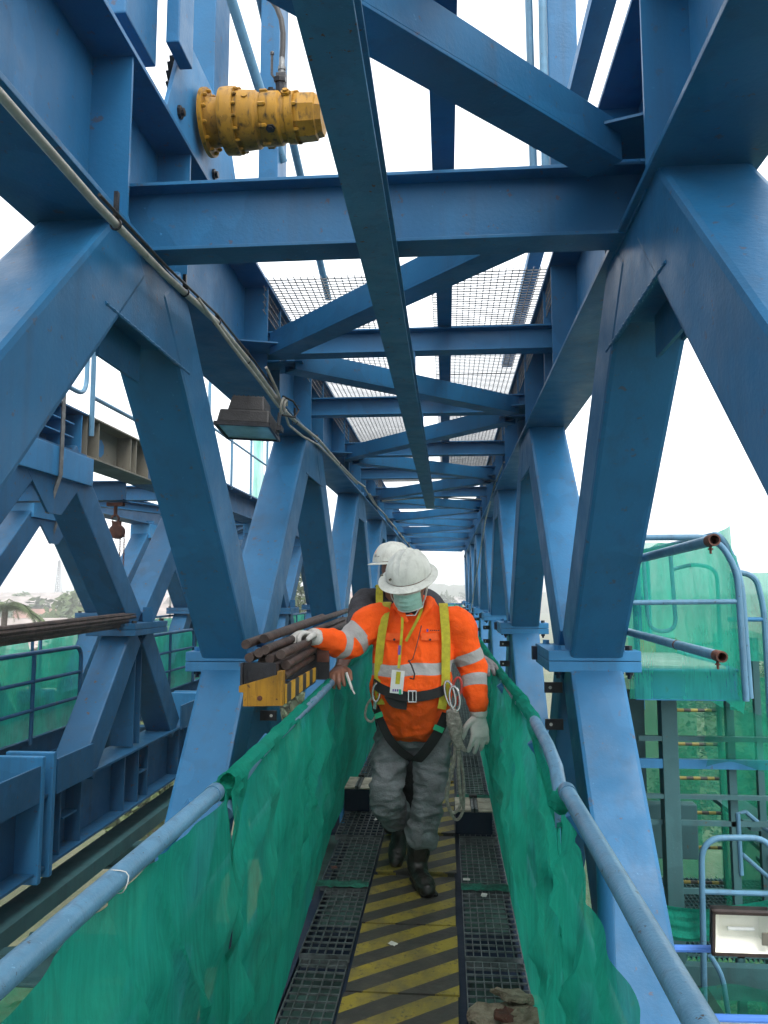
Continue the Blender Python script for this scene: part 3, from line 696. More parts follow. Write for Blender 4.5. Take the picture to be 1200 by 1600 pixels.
for i, (a, b) in enumerate(((4, 9.5), (9.7, 16))):
    m = MB(); rows = []
    for j in range(9):
        rows.append([(-5.3 - .03 * noise.noise(V((q * .8, j * .5, i + 7))) * 2, a + (b - a) * q / 26, -1.5 + 1.0 * j / 8) for q in range(27)])
    m.grid(rows); tag(m.build('debris_net', 'net_far', None), ('near' if i == 0 else 'far') + ' green net on the outer edge of the left service walkway', 'net', 'nets on the left service walkway')
    guard('g', -5.26, a, b, -1.5, -.45, ('near' if i == 0 else 'far') + ' outer hooped rail of the left service walkway', .02, 3, 'girder')

# bundles of bars lying along the second girder
for k in range(7):
    m = MB(); z = -.245 - .032 * (k % 4) + .004 * k; x = -3.02 + .045 * (k // 4) + .004 * (k % 3)
    y0 = 2.6 + .11 * k
    m.tube([(x, y0, z - .012), (x, 5.0, z - .018), (x - .05, 7.28, z + .018)], .0225, 9)
    tag(m.build('steel_bar', 'rust', None), 'long rusty steel bar in the bundle lying on the left girder', 'bar', 'rusty bars bundled on the left girder')

# ---------------------------------------------------------------- hook of the chain hoist
t = thing('chain_hoist', 'rusty chain hoist with its hook, hung under the left girder', 'hoist', (-2.78, 6.3, .1))
HX, HY = -2.80, 6.35
m = MB(); m.bb(HX - .07, HX + .07, HY - .03, HY + .03, .80, .83); m.bb(HX - .012, HX + .012, HY - .012, HY + .012, .72, .80); m.build('hanger', 'rustdark', t)
m = MB(); m.tube(arc((HX, HY, .69), (1, 0, 0), (0, 0, 1), .032, -2.6, 3.0, 14), .010, 7); m.build('shackle', 'rustdark', t)
m = MB(); m.lathe((HX + .02, HY - .04, .58), (0, 1, 0), [(0, .045), (.01, .062), (.07, .062), (.08, .045)], 18); m.bb(HX - .02, HX + .05, HY - .02, HY + .02, .60, .67); m.build('gear_case', 'rustdark', t)
m = MB(); m.tube(arc((HX - .05, HY, .50), (1, 0, 0), (0, 0, 1), .034, 1.4, 5.6, 14), [.011, .012, .012, .013, .013, .013, .013, .012, .012, .011, .010, .009, .007, .005, .003], 8)
m.tube([(HX - .045, HY, .53), (HX - .01, HY, .60)], .011, 8); m.build('hook', 'rustdark', t)
def chain(x, z0, z1, r=.009):
    m = MB(); n = int((z0 - z1) / (r * 2.6))
    for i in range(n):
        z = z0 - i * r * 2.6; u = (1, 0, 0) if i % 2 else (0, 1, 0)
        pts = [V((x, HY, z)) + V(u) * r * .7 * math.cos(a) + V((0, 0, 1)) * r * 1.6 * math.sin(a) for a in [q * math.pi / 4 for q in range(9)]]
        m.tube(pts, r * .33, 4, False)
    return m.build('chain', 'rustdark', t)
chain(HX + .05, .53, -.05); chain(HX + .085, .55, .02)
# girder above the hoist
t.location = (-3.37, 7.56, .04); t.scale = (1.2, 1.2, 1.2)
m = MB(); m.ibeam((-3.29, 7.62, 1.035), (-4.89, 7.62, 1.035), .16, .20, .01, .01); m.build('hoist_beam', 'girder', H)
# ================================================================ gear fixed to the walkway girder
# yellow hydraulic drive on top of the left chord
t = thing('hydraulic_drive', 'oily yellow hydraulic drive motor projecting inwards above the left chord', 'motor', (-.95, 3.55, 2.2))
MC = V((-1.17, 3.5, 2.325)); MA = V((1, -.02, .0)).normalized()
def lz(nm, mat, prof, n=28, bev=0): m = MB(); m.lathe(MC, MA, prof, n); return m.build(nm, mat, t, bev)
lz('mounting_flange', 'yellow', [(0, .17), (.018, .17), (.018, .125), (.05, .12), (.075, .12)], 28)
lz('ring_gear_housing', 'yellow', [(.0752, .13), (.085, .165), (.135, .168), (.14, .165), (.15, .165)], 32)
lz('gear_case', 'yellow', [(.1502, .145), (.17, .148), (.235, .142), (.245, .13), (.26, .13)], 30)
lz('motor_body', 'yellow', [(.2602, .128), (.27, .135), (.34, .132), (.35, .120), (.37, .120), (.375, .128), (.41, .128)], 22)
lz('end_cap', 'yellow', [(.4102, .115), (.43, .122), (.50, .118), (.505, .105), (.53, .10), (.535, .05)], 9)
def bolts(at, r, n, rb=.010, l=.014, ph=0):
    u = MA.cross(V((0, 0, 1))).normalized(); v = MA.cross(u)
    for k in range(n):
        a = 2 * math.pi * k / n + ph; c = MC + MA * at + (u * math.cos(a) + v * math.sin(a)) * r
        m = MB(); m.lathe(c, MA, [(0, rb), (l, rb), (l, rb * .6), (l + .004, rb * .6)], 6); m.build('bolt', 'yellow', t)
bolts(.0182, .148, 12); bolts(.1505, .155, 16, .008); bolts(.262, .134, 8, .012, .03); bolts(.41, .118, 6, .011, .016)
u_ = MA.cross(V((0, 0, 1))).normalized()
for k, (at, a) in enumerate(((.2, .4), (.31, -1.0), (.38, .6), (.30, 1.3))):
    d = (V((0, math.cos(a) * -1, math.sin(a) * .8))).normalized(); c = MC + MA * at
    m = MB(); m.lathe(c + d * .118, d, [(0, .022), (.024, .022), (.024, .013), (.034, .013)], 6); m.build('port_plug', 'blackm' if k % 2 else 'yellow', t)
m = MB(); c = MC + MA * .345 + V((0, -.03, .10)); m.box(c + V((0, 0, .07)), (.045, .05, .11)); m.lathe(c + V((0, -.02, .0)), (0, -.3, 1), [(0, .022), (.06, .022), (.06, .03), (.085, .03)], 6); m.build('ball_valve', 'blackm', t, .003)
m = MB(); m.tube([c + V((-.022, 0, .09)), c + V((-.045, 0, .13)), c + V((-.045, 0, .24))], .006, 7); m.lathe(c + V((-.045, 0, .24)), (0, 0, 1), [(0, .008), (.012, .010), (.02, .006)], 8); m.build('valve_handle', 'blackm', t)
m = MB(); h0 = c + V((0, 0, .12)); m.lathe(h0, (0, 0, 1), [(0, .015), (.03, .015), (.03, .018), (.05, .018), (.05, .013), (.10, .013)], 8); m.build('hose_fitting', 'galv', t)
m = MB(); m.tube([h0 + V(p) for p in ((0, 0, .09), (.003, 0, .16), (.003, 0, .24), (-.006, 0, .32), (-.03, .01, .40), (-.07, .02, .48), (-.12, .03, .58), (-.16, .04, .75))], .0125, 10); m.build('hose', 'black', t)
t.scale = (1.10, .93, .93); t.location += V((.028, 0, -.005))
# drive bracket, sprocket and guards behind it
t = thing('drive_bracket', 'pale blue drive bracket with black sprocket beneath the yellow motor', 'bracket', (-1.25, 3.4, 2.1))
m = MB(); m.prism([(-1.215, 3.05, 2.102), (-1.215, 4.35, 2.102), (-1.215, 3.95, 2.60), (-1.215, 3.25, 2.60)], (.02, 0, 0)); m.build('side_plate', 'blue_light', t, .004)
for y, z in ((3.20, 2.17), (3.72, 2.165), (3.25, 2.48), (3.75, 2.5)):
    m = MB(); m.lathe((-1.1948, y, z), (1, 0, 0), [(0, .030), (.012, .030), (.012, .018), (.026, .018)], 8); m.build('bolt', 'blackm', t)
m = MB(); k = 26; pts = []
for i in range(k * 2): r = .23 if i % 2 else .20; a = math.pi * i / k; pts.append((-1.262, 3.42 + r * math.cos(a), 2.345 + r * math.sin(a)))
m.prism(pts, (.03, 0, 0)); m.build('sprocket', 'black', t)
m = MB(); m.bb(-1.19, -1.13, 3.0, 3.18, 2.36, 2.85); m.build('guard_plate', 'blue', t, .006)
t = thing('winch_frame', 'tall blue box frame above the left chord beside the yellow motor', 'frame', (-1.3, 3, 2.1))
m = MB(); m.bb(-1.62, -1.235, 2.70, 3.02, 2.26, 3.4); m.build('box', 'blue', t, .008)
m = MB(); m.bb(-1.50, -1.30, 4.02, 4.30, 2.102, 3.8); m.build('column', 'blue', t, .006)
m = MB(); m.bb(-1.12, -1.0, 4.35, 4.6, 2.15, 3.9); m.build('column', 'blue', t, .006)
for a, b in (((-1.16, 3.3, 3.1), (-1.05, 5.4, 2.2)), ((-.98, 3.55, 3.1), (-.92, 5.6, 2.15))):
    pass
t = thing('upper_rail', 'pair of sloping grey blue tubes behind the yellow motor', 'tubes', (-1.1, 4.4, 2.2))
for a, b, r in (((-1.19, 3.9, 3.35), (-.99, 4.45, 2.65), .030), ((-1.14, 4.3, 3.75), (-.99, 6.3, 2.5), .030)):
    m = MB(); m.tube([a, b], r, 12); m.build('tube', 'rail', t)
# right : tubes, channel and column seen past the brace
t = thing('mast_frame', 'blue column, channel and tubes standing on the right chord', 'frame', (.6, 4.2, 2.1))
m = MB(); m.bb(.58, .74, 4.0, 4.35, 2.16, 4.4); m.build('column', 'blue', t, .006)
for a, b in (((.49, 4.1, 3.9), (.50, 4.1, 2.2)), ((.55, 3.95, 3.9), (.545, 3.95, 2.2))):
    m = MB(); m.tube([a, b], .022, 10); m.build('tube', 'rail', t)
m = MB(); m.ibeam((.785, 2.2, 2.15), (.785, 5.2, 2.15), .09, .085, .008, .008); m.build('track', 'primer', t)
m = MB(); m.bb(.60, .70, 2.0, 8, 2.36, 2.42); m.build('channel', 'blue_light', t)
# conduits and cables clipped under the left chord
t = thing('cable_conduit', 'pale grey conduit and cables strapped below the left chord', 'conduit', (-1.13, 4, 1.3))
pts = [(-1.13, -.3, 1.27), (-1.13, 1.2, 1.262), (-1.13, 1.76, 1.268), (-1.13, 2.3, 1.26), (-1.13, 2.9, 1.28), (-1.13, 3.6, 1.335), (-1.12, 4.3, 1.315), (-1.13, 4.95, 1.29)]
m = MB(); m.tube(pts, .0145, 12); m.build('conduit', 'conduit', t)
m = MB(); m.tube([(x + .012, y, z + .028) for x, y, z in pts[3:]], .006, 7); m.build('cable', 'black', t)
m = MB(); m.tube([(-1.12, 3.3, 1.33), (-1.10, 3.8, 1.27), (-1.11, 4.4, 1.26), (-1.12, 5.0, 1.24)], .009, 8); m.build('cable', 'conduit', t)
m = MB(); m.tube([(-1.12, 4.9, 1.29), (-1.11, 5.2, 1.25), (-1.12, 5.5, 1.27), (-1.12, 6.6, 1.34), (-1.13, 8, 1.36), (-1.13, 9.6, 1.40), (-1.12, 10.5, 1.45)], .0135, 10); m.build('conduit', 'conduit', t)
m = MB(); m.tube([(-1.10, 4.55, 1.38), (-1.08, 4.75, 1.30), (-1.09, 5.0, 1.24), (-1.11, 5.3, 1.18), (-1.12, 5.9, 1.22), (-1.12, 6.6, 1.29), (-1.12, 9.6, 1.36)], .009, 8); m.build('cable', 'conduit', t)
for r_, x in ((.05, -1.07), (.036, -1.05)):
    m = MB(); m.tube(arc((x, 4.9, 1.22), (0, 1, .3), (.2, -.3, 1), r_, 0, 5.6, 14), .008, 7); m.build('cable_coil', 'conduit', t)
m = MB(); m.tube([(-1.08, 4.95, 1.30), (-1.03, 5.05, 1.29), (-1.00, 5.1, 1.24), (-1.02, 5.05, 1.18), (-1.07, 4.9, 1.16)], .007, 7); m.build('cable_coil', 'black', t)
for y, z in ((2.45, 1.262), (3.15, 1.30), (3.62, 1.335), (4.2, 1.316), (5.6, 1.27), (6.6, 1.33), (8, 1.35)):
    m = MB(); m.tube(arc((-1.128, y, z), (1, 0, 0), (0, 0, 1), .019, 0, 2 * math.pi, 12), .004, 5, False); m.bb(-1.135, -1.121, y - .008, y + .008, z + .016, 1.379); m.build('clip', 'blackm', t)
m = MB(); pts = [(-1.12 + .04 * noise.noise(V((i * .9, 0, 0))), 10.5 + i * .7, 1.43 - .05 * abs(math.sin(i * 1.3)) + .04 * noise.noise(V((i * .7, 4, 0)))) for i in range(26)]
m.tube(pts, .014, 6); m.tube([(x + .05, y + .2, z - .05) for x, y, z in pts], .010, 6); m.build('cable', 'conduit', t)
m = MB(); m.tube([(.70, 9.2, 1.55), (.69, 11, 1.5), (.66, 13, 1.2), (.62, 17, .2), (.6, 20, -.6)], .012, 6); tag(m.build('hanging_cable', 'conduit', None), 'pale cable hanging down the far right truss', 'cable')
m = MB(); m.tube([(-1.1, 13.1, 1.56), (-.6, 13.12, 1.60), (-.1, 13.12, 1.615), (.6, 13.1, 1.57)], .014, 6); tag(m.build('crossing_cable', 'conduit', None), 'pale cable slung across under the far roof beams', 'cable')

M['lampframe'] = simple('lamp_frame', (.03, .018, .016), .6, .4, 20)
# flood lamps -------------------------------------------------------------
def floodlamp(R, c, w, d, h, label, lit_glass, bracket_up=True):
    """case opening along local -Z ; R rotates, c places"""
    t = thing('flood_lamp', label, 'flood lamp', tuple(c), 'flood lamps')
    def tf(p): return R @ V(p) + V(c)
    m = MB()
    def fr(z0, z1, w0, d0, w1, d1):
        p = [tf((i * w0 / 2, j * d0 / 2, z0)) for i, j in ((-1, -1), (1, -1), (1, 1), (-1, 1))] + [tf((i * w1 / 2, j * d1 / 2, z1)) for i, j in ((-1, -1), (1, -1), (1, 1), (-1, 1))]
        m.add(p, [(3, 2, 1, 0), (4, 5, 6, 7), (0, 1, 5, 4), (1, 2, 6, 5), (2, 3, 7, 6), (3, 0, 4, 7)])
    fr(.016 if lit_glass else .072, h * .5 if lit_glass else h * .8, w, d, w * .94, d * .92); fr(h * (.5 if lit_glass else .8) + .001, h, w * .72, d * .72, w * .62, d * .6)
    m.build('case', 'black', t, .012)
    hf = h * .6 if lit_glass else h * .85
    for k in range(7):
        m = MB(); x = (-.42 + .14 * k) * w * .66
        p = [tf((x - .003, -d * .29, hf)), tf((x + .003, -d * .29, hf)), tf((x + .003, d * .29, hf)), tf((x - .003, d * .29, hf))]
        n_ = R @ V((0, 0, h * .415)); m.prism(p, n_); m.build('cooling_fin', 'black', t)
    m = MB()
    for i, j, a, b in ((-1, 0, .014, d + .02), (1, 0, .014, d + .02), (0, -1, w + .02, .014), (0, 1, w + .02, .014)):
        m.box(tf((i * (w / 2 + .003), j * (d / 2 + .003), .006)), (a, b, .022), R)
    m.build('bezel', 'lampframe' if not lit_glass else 'blackm', t)
    if lit_glass:
        m = MB(); m.box(tf((0, 0, .006)), (w - .012, d - .012, .004), R); m.build('glass', 'lens_glass', t)
    else:
        m = MB(); q0 = [tf((i * (w / 2 - .004), j * (d / 2 - .004), .002)) for i, j in ((-1, -1), (1, -1), (1, 1), (-1, 1))]; q1 = [tf((i * w * .34, j * d * .26, .070)) for i, j in ((-1, -1), (1, -1), (1, 1), (-1, 1))]
        m.add(q0 + q1, [(0, 1, 5, 4), (1, 2, 6, 5), (2, 3, 7, 6), (3, 0, 4, 7), (4, 5, 6, 7)]); m.build('reflector', 'reflector', t)
        m = MB(); m.lathe(tf((-w * .22, 0, .045)), R @ V((1, 0, 0)), [(0, .009), (w * .44, .009)], 10); m.build('lamp_tube', 'card', t)
    if not lit_glass:
        m = MB(); m.box(tf((w * .36, d * .1, -.001)), (w * .14, d * .3, .008), R); m.build('socket', 'primer', t)
    m = MB(); s = 1 if bracket_up else -1
    m.box(tf((w / 2 + .022, 0, .06)), (.008, .05, .13), R); m.box(tf((w / 2 + .034, 0, .03)), (.03, .06, .03), R); m.build('bracket', 'blackm', t)
    return t
floodlamp(Matrix.Rotation(math.radians(-7), 3, 'X') @ Matrix.Rotation(math.radians(4), 3, 'Y'), (-1.155, 4.35, .93), .31, .26, .20, 'dark flood lamp facing down under the left chord by the coiled cable', True)

# rack of pipes held against the left rail ---------------------------------
t = thing('pipe_rack', 'black and yellow steel rack holding rusty pipes beside the left handrail', 'rack', (-.75, 3.2, -.45))
m = MB(); m.bb(-.862, -.70, 2.955, 2.967, -.375, -.250); m.bb(-.862, -.852, 2.925, 2.9545, -.375, -.25); m.bb(-.71, -.70, 2.925, 2.9545, -.375, -.25); m.build('end_plate', 'blackm', t)
m = MB(); m.prism([(-.865, 2.93, -.355), (-.69, 2.93, -.300), (-.69, 2.93, -.445), (-.845, 2.93, -.450), (-.845, 2.93, -.385), (-.865, 2.93, -.385)], (0, -.012, 0)); m.bb(-.695, -.670, 2.918, 2.97, -.445, -.285); m.build('yellow_front', 'yellow', t, .002)
m = MB(); m.lathe((-.77, 2.9175, -.41), (0, -1, 0), [(0, .012), (.002, .012), (.002, .006), (.006, .006)], 10); m.build('bolt', 'rustdark', t)
m = MB(); m.prism([(-.672, 2.971, -.442), (-.672, 3.72, -.425), (-.672, 3.72, -.352), (-.672, 2.971, -.352)], (.008, 0, 0)); m.build('striped_side', 'hazard_y', t)
m = MB(); m.bb(-.86, -.674, 2.971, 3.72, -.445, -.437); m.build('floor_plate', 'blackm', t)
m = MB(); m.bb(-.86, -.60, 3.722, 3.734, -.43, -.25); m.build('rear_plate', 'blackm', t)
m = MB(); m.bb(-.665, -.60, 3.70, 3.7205, -.325, -.215); m.build('rear_clamp', 'rustdark', t)
m = MB(); m.bar((-.80, 3.3, -.452), (-1.22, 4.6, -.452), .05, .012); m.build('stay', 'blue', t)
t.location += V((.030, .12, .0)); t.scale = (.9, 1, .84)
random.seed(3)
pp = [(-.845, -.222, 3.0, 5.2), (-.795, -.205, 3.10, 6.1), (-.765, -.243, 3.0, 5.6), (-.75, -.28, 3.02, 5.9), (-.70, -.262, 3.0, 6.0), (-.735, -.318, 3.05, 5.7), (-.69, -.308, 3.05, 5.4), (-.80, -.30, 3.1, 5.6), (-.70, -.352, 3.03, 5.2), (-.745, -.365, 3.0, 5.5), (-.79, -.255, 3.0, 6.2), (-.80, -.345, 3.06, 5.4), (-.83, -.275, 3.0, 6.2)]
for i, (x, z, a, b) in enumerate(pp):
    m = MB(); m.hollow((x + .03, a + .1, z + .01), (x + .01 + random.uniform(-.01, .01), b, z + .055 + random.uniform(-.01, .012)), .0190, .005, 14)
    tag(m.build('steel_pipe', 'rust', None), 'rusty steel pipe in the bundle on the striped rack', 'pipe', 'rusty pipes on the striped rack')
# ================================================================ stair tower on the right
T = thing('stair_tower', 'green netted blue stair tower standing right of the girder', 'stair tower', (1.8, 5.5, -15))
def tp(nm, mat, pts, r, n=9, par=None): m = MB(); m.tube(pts, r, n); return m.build(nm, mat, par or T)
def bx(nm, mat, a, b, par=None, bev=0): m = MB(); m.bb(a[0], b[0], a[1], b[1], a[2], b[2]); return m.build(nm, mat, par or T, bev)
m = MB(); m.ibeam((1.10, 4.72, -.54), (1.685, 4.72, -.54), .08, .175, .01, .008, (0, 0, 1)); m.build('platform_beam', 'blue_light', T)
m = MB(); m.ibeam((1.66, 4.72, -.54), (1.95, 7.4, -.54), .08, .175, .01, .008); m.build('platform_beam', 'blue_light', T)
bx('platform', 'whiteish', (1.10, 4.76, -.452), (1.64, 7.3, -.437))
bx('toe_board', 'toe', (1.12, 5.8, -.436), (1.66, 5.815, -.33))
hoop = [(1.08, 4.64, .32), (1.58, 4.64, .32), (1.685, 4.63, .13), (1.70, 4.63, -.62)]
tp('rail_hoop', 'rail', bent(hoop, .17, 8), .0185, 12)
tp('rail_hoop', 'rail', bent([(1.74, 7.2, .36), (1.68, 4.85, .36), (1.76, 4.78, .10), (1.765, 4.74, -.62)], .2, 8), .0185, 12)
tp('mid_rail', 'rail', [(1.06, 4.64, -.062), (1.69, 4.635, -.055)], .015)
for p in ([(1.12, 4.71, .325), (1.12, 4.71, -.45)], [(1.20, 7.0, .36), (1.78, 7.0, .36), (1.78, 7.0, -.4)], [(1.22, 7.0, -.05), (1.8, 7.0, -.05)], [(1.50, 6.2, .50), (1.50, 6.2, -.9)]):
    tp('rail_tube', 'blue_light', bent(p, .15) if len(p) > 2 else p, .018)
tp('cage_hoop', 'rail', bent([(1.32, 5.3, .24), (1.34, 5.3, -.26), (1.52, 5.3, -.26), (1.50, 5.3, .24)], .1), .014)
tp('cage_hoop', 'rail', bent([(1.60, 5.6, .16), (1.75, 5.6, .20), (1.9, 5.6, .16), (1.9, 5.6, -.4)], .1), .014)
tp('side_hoop', 'rail', bent([(1.80, 5.0, .13), (1.93, 5.0, .10), (1.97, 5.0, -.1), (1.98, 5.0, -2.4)], .12, 7), .018)
tp('side_rail', 'blue_light', [(1.75, 5.0, -.17), (1.98, 5.0, -.17)], .014)
# posts, ladder and landings below
bx('post', 'tower', (1.31, 4.95, -15), (1.405, 5.05, -.64), None, .004)
bx('post', 'tower', (1.715, 5.0, -15), (1.76, 5.045, -.64))
bx('post', 'tower', (1.17, 5.2, -15), (1.27, 5.3, -.64), None, .004)
for z, h in ((-.895, .03), (-1.045, .055), (-1.24, .025)):
    bx('cross_rail', 'tower' if h < .05 else 'blue_light', (1.0 if h < .03 else 1.17, 4.955, z - h / 2), (2.1, 4.985, z + h / 2))
m = MB(); m.bar((1.0, 5.6, -1.15), (1.30, 5.4, -.66), .05, .05); m.build('diagonal_brace', 'blackm', T)
lad = thing('access_ladder', 'steel ladder with yellow and black rungs beneath the right platform', 'ladder', (1.83, 6, -2.2))
tp('stile', 'tower', [(2.005, 6, -2.2), (2.005, 6, -.4)], .018, 8, lad); tp('stile', 'tower', [(1.60, 6, -2.2), (1.60, 6, -.4)], .018, 8, lad)
for k in range(8): tp('rung', 'rungs', [(1.60, 6, -2.1 + .245 * k), (2.0, 6, -2.1 + .245 * k)], .0125, 8, lad)
m = MB(); n = 24
for i in range(46): m.bb(1.36 + .03 * i, 1.364 + .03 * i, 5.0, 6.3, -2.2, -2.165)
for j in range(22): m.bb(1.36, 2.72, 5.0 + .06 * j, 5.005 + .06 * j, -2.178, -2.164)
m.build('landing_grating', 'tower', T)
bx('landing_beam', 'tower', (1.0, 4.92, -2.38), (2.7, 4.99, -2.2))
m = MB(); m.tube(bent([(1.39, 4.6, -2.3), (1.41, 4.6, -1.37), (1.80, 4.6, -1.36), (1.80, 4.6, -2.3)], .13, 7), .0165, 10); m.build('gate_hoop', 'rail', T)
tp('gate_rail', 'rail', [(1.40, 4.6, -1.66), (1.80, 4.6, -1.66)], .014)
tp('stair_rail', 'rail', [(1.76, 5.0, -1.70), (1.755, 5.0, -1.34), (1.80, 5.0, -1.33), (2.3, 5.2, -1.75)], .014)
tp('stair_rail', 'rail', [(1.77, 5.0, -1.58), (2.3, 5.2, -2.05)], .014)
for k in range(6): bx('tread', 'tower', (1.9 + .14 * k, 5.2, -1.5 - .2 * k), (2.1 + .14 * k, 5.9, -1.47 - .2 * k))
bx('control_box', 'tower', (1.30, 5.4, -1.75), (1.64, 5.5, -1.40), None, .01)
tp('blue_pipe_rail', 'bluerail', [(1.0, 4.0, -1.71), (2.4, 4.0, -1.68)], .017)
tp('blue_pipe_rail', 'bluerail', [(1.0, 4.0, -2.02), (2.4, 4.0, -2.0)], .018)
for z in (-1.42, -1.82): bx('cross_rail', 'tower', (1.2, 5.0, z), (2.3, 5.02, z + .03))
for x in (2.0, 2.35): bx('post', 'tower', (x, 5.3, -6), (x + .04, 5.34, -.3))
bx('lower_beam', 'tower', (1.15, 4.3, -2.62), (2.7, 4.5, -2.35))
bx('lower_tray', 'blackm', (1.1, 4.3, -2.34), (1.5, 4.9, -2.3))
tp('curved_tube', 'rail', bent([(1.40, 4.5, -1.95), (1.46, 4.5, -2.05), (1.50, 4.5, -2.4)], .08), .014)
t = thing('pale_board', 'pale flat board lying on the lower rails at the right', 'board', (1.35, 3.9, -2.1))
bx('board', 'whiteish', (1.15, 3.75, -2.075), (1.52, 4.1, -2.055), t)
bx('edge_trim', 'red', (1.15, 3.742, -2.085), (1.52, 3.749, -2.06), t)
M['sack'] = simple('striped_sack', (.22, .17, .09), .9, .4, 30)
m = MB(); rows = []
for i in range(9):
    z = -2.25 + .045 * i; r = .09 * math.sin(.5 + 2.3 * i / 8) + .02
    rows.append([(1.78 + r * math.cos(a) + .02 * math.sin(5 * a + i), 4.15 + r * .8 * math.sin(a), z) for a in [q * math.pi / 8 for q in range(17)]])
m.grid(rows); tag(m.build('sack', 'sack', None), 'brown slumped sack by the rails at the lower right edge', 'sack')
for k, (rows) in enumerate((
    [[(1.06 + .64 * i / 24 + (.0 if j else 0), 4.668 + .006 * noise.noise(V((i * .5, j * .4, 2))) * 3, .29 - .91 * j / 16 - (0 if i < 20 else .02 * (i - 20))) for i in range(25)] for j in range(17)],
    [[(1.71 + .03 * j / 16 + .012 * noise.noise(V((i * .5, j * .5, 5))) * 2, 4.78 + 2.4 * i / 24, .40 - 1.1 * j / 16 - .03 * abs(math.sin(i * .4))) for i in range(25)] for j in range(17)],
    [[(1.06 + .75 * i / 24, 7.1 + .03 * noise.noise(V((i * .4, j * .4, 9))), .20 - .7 * j / 16 + .05 * math.sin(i * .6) * (j == 0)) for i in range(25)] for j in range(17)],
    [[(1.79 + .45 * i / 20, 5.04 + .03 * noise.noise(V((i * .4, j * .4, 12))), .12 - .55 * j / 16) for i in range(21)] for j in range(17)],
    )):
    m = MB(); m.grid(rows)
    tag(m.build('tower_net', 'net_front' if k == 0 else 'net_side' if k == 3 else 'net_far', None), ['green net on the front rail of the right platform', 'green net on the side rail of the right platform', 'green net behind the right platform', 'green net on the side hoop at the right edge'][k], 'net', 'nets on the stair tower')
for k, (x0, x1, y, z0, z1) in enumerate(((1.55, 2.4, 4.90, -.72, -1.05), (1.78, 2.5, 5.35, -1.06, -2.15), (1.10, 1.95, 6.35, -.66, -2.2), (1.12, 2.6, 4.65, -1.74, -1.92), (1.0, 3.2, 6.9, -.7, -3.6), (1.10, 2.6, 4.45, -2.1, -2.34), (1.95, 2.9, 5.9, -.3, -2.2))):
    m = MB(); rows = []
    for j in range(15):
        rows.append([(x0 + (x1 - x0) * i / 20, y + .05 * noise.noise(V((i * .35, j * .3, k * 4 + 30))), z0 + (z1 - z0) * j / 14 + .03 * math.sin(i * .5 + k)) for i in range(21)])
    m.grid(rows); tag(m.build('tower_net', 'net_thin' if k != 3 else 'net', None), ['loose green net hanging below the right platform', 'thin green net beside the lower stair at the right edge', 'thin green net behind the ladder', 'folded green net along the lower right rail', 'broad thin green net closing the back of the stair tower', 'green net tied under the lowest blue rail', 'sheer green net at the outer side of the stair tower'][k], 'net', 'nets on the stair tower')
# two scaffold tubes poking out through the truss
for k, (a, b) in enumerate((((1.03, 4.8, .165), (1.055, 3.12, .205)), ((1.01, 5.0, -.215), (1.04, 3.05, -.245)))):
    t = thing('scaffold_tube', ['upper scaffold tube with rusty end poking past the right truss', 'lower open scaffold tube with rusty end poking past the right truss'][k], 'tube', b, 'scaffold tubes past the right truss')
    a, b = V(a), V(b); d = (b - a).normalized()
    m = MB(); m.hollow(a, b - d * .06, .0205 if k else .0225, .004, 20); m.build('tube', 'rail', t)
    m = MB(); m.hollow(b - d * .0598, b, .022 if k else .024, .006, 20); m.build('collar', 'rustdark', t)
    m = MB(); q = b - d * .05
    m.lathe(q + V((0, 0, -.018)), (0, 0, -1), [(0, .006), (.012, .006), (.012, .010), (.018, .010), (.018, .005), (.034, .005)], 6)
    m.build('set_screw', 'rustdark', t)
    if k: m = MB(); q = a + (b - a) * .72; m.lathe(q, d, [(0, .0225), (.012, .0225)], 18); m.build('joint_ring', 'rustdark', t)
floodlamp(Matrix.Rotation(math.radians(-82), 3, 'X') @ Matrix.Rotation(math.radians(0), 3, 'Z'), (1.36, 3.86, -1.575), .27, .19, .10, 'flood lamp facing the camera on the blue rail at lower right', False)
tp('lamp_cable', 'whiteish', [(1.50, 3.86, -1.66), (1.505, 3.87, -1.9), (1.50, 3.9, -2.3)], .004, 5)
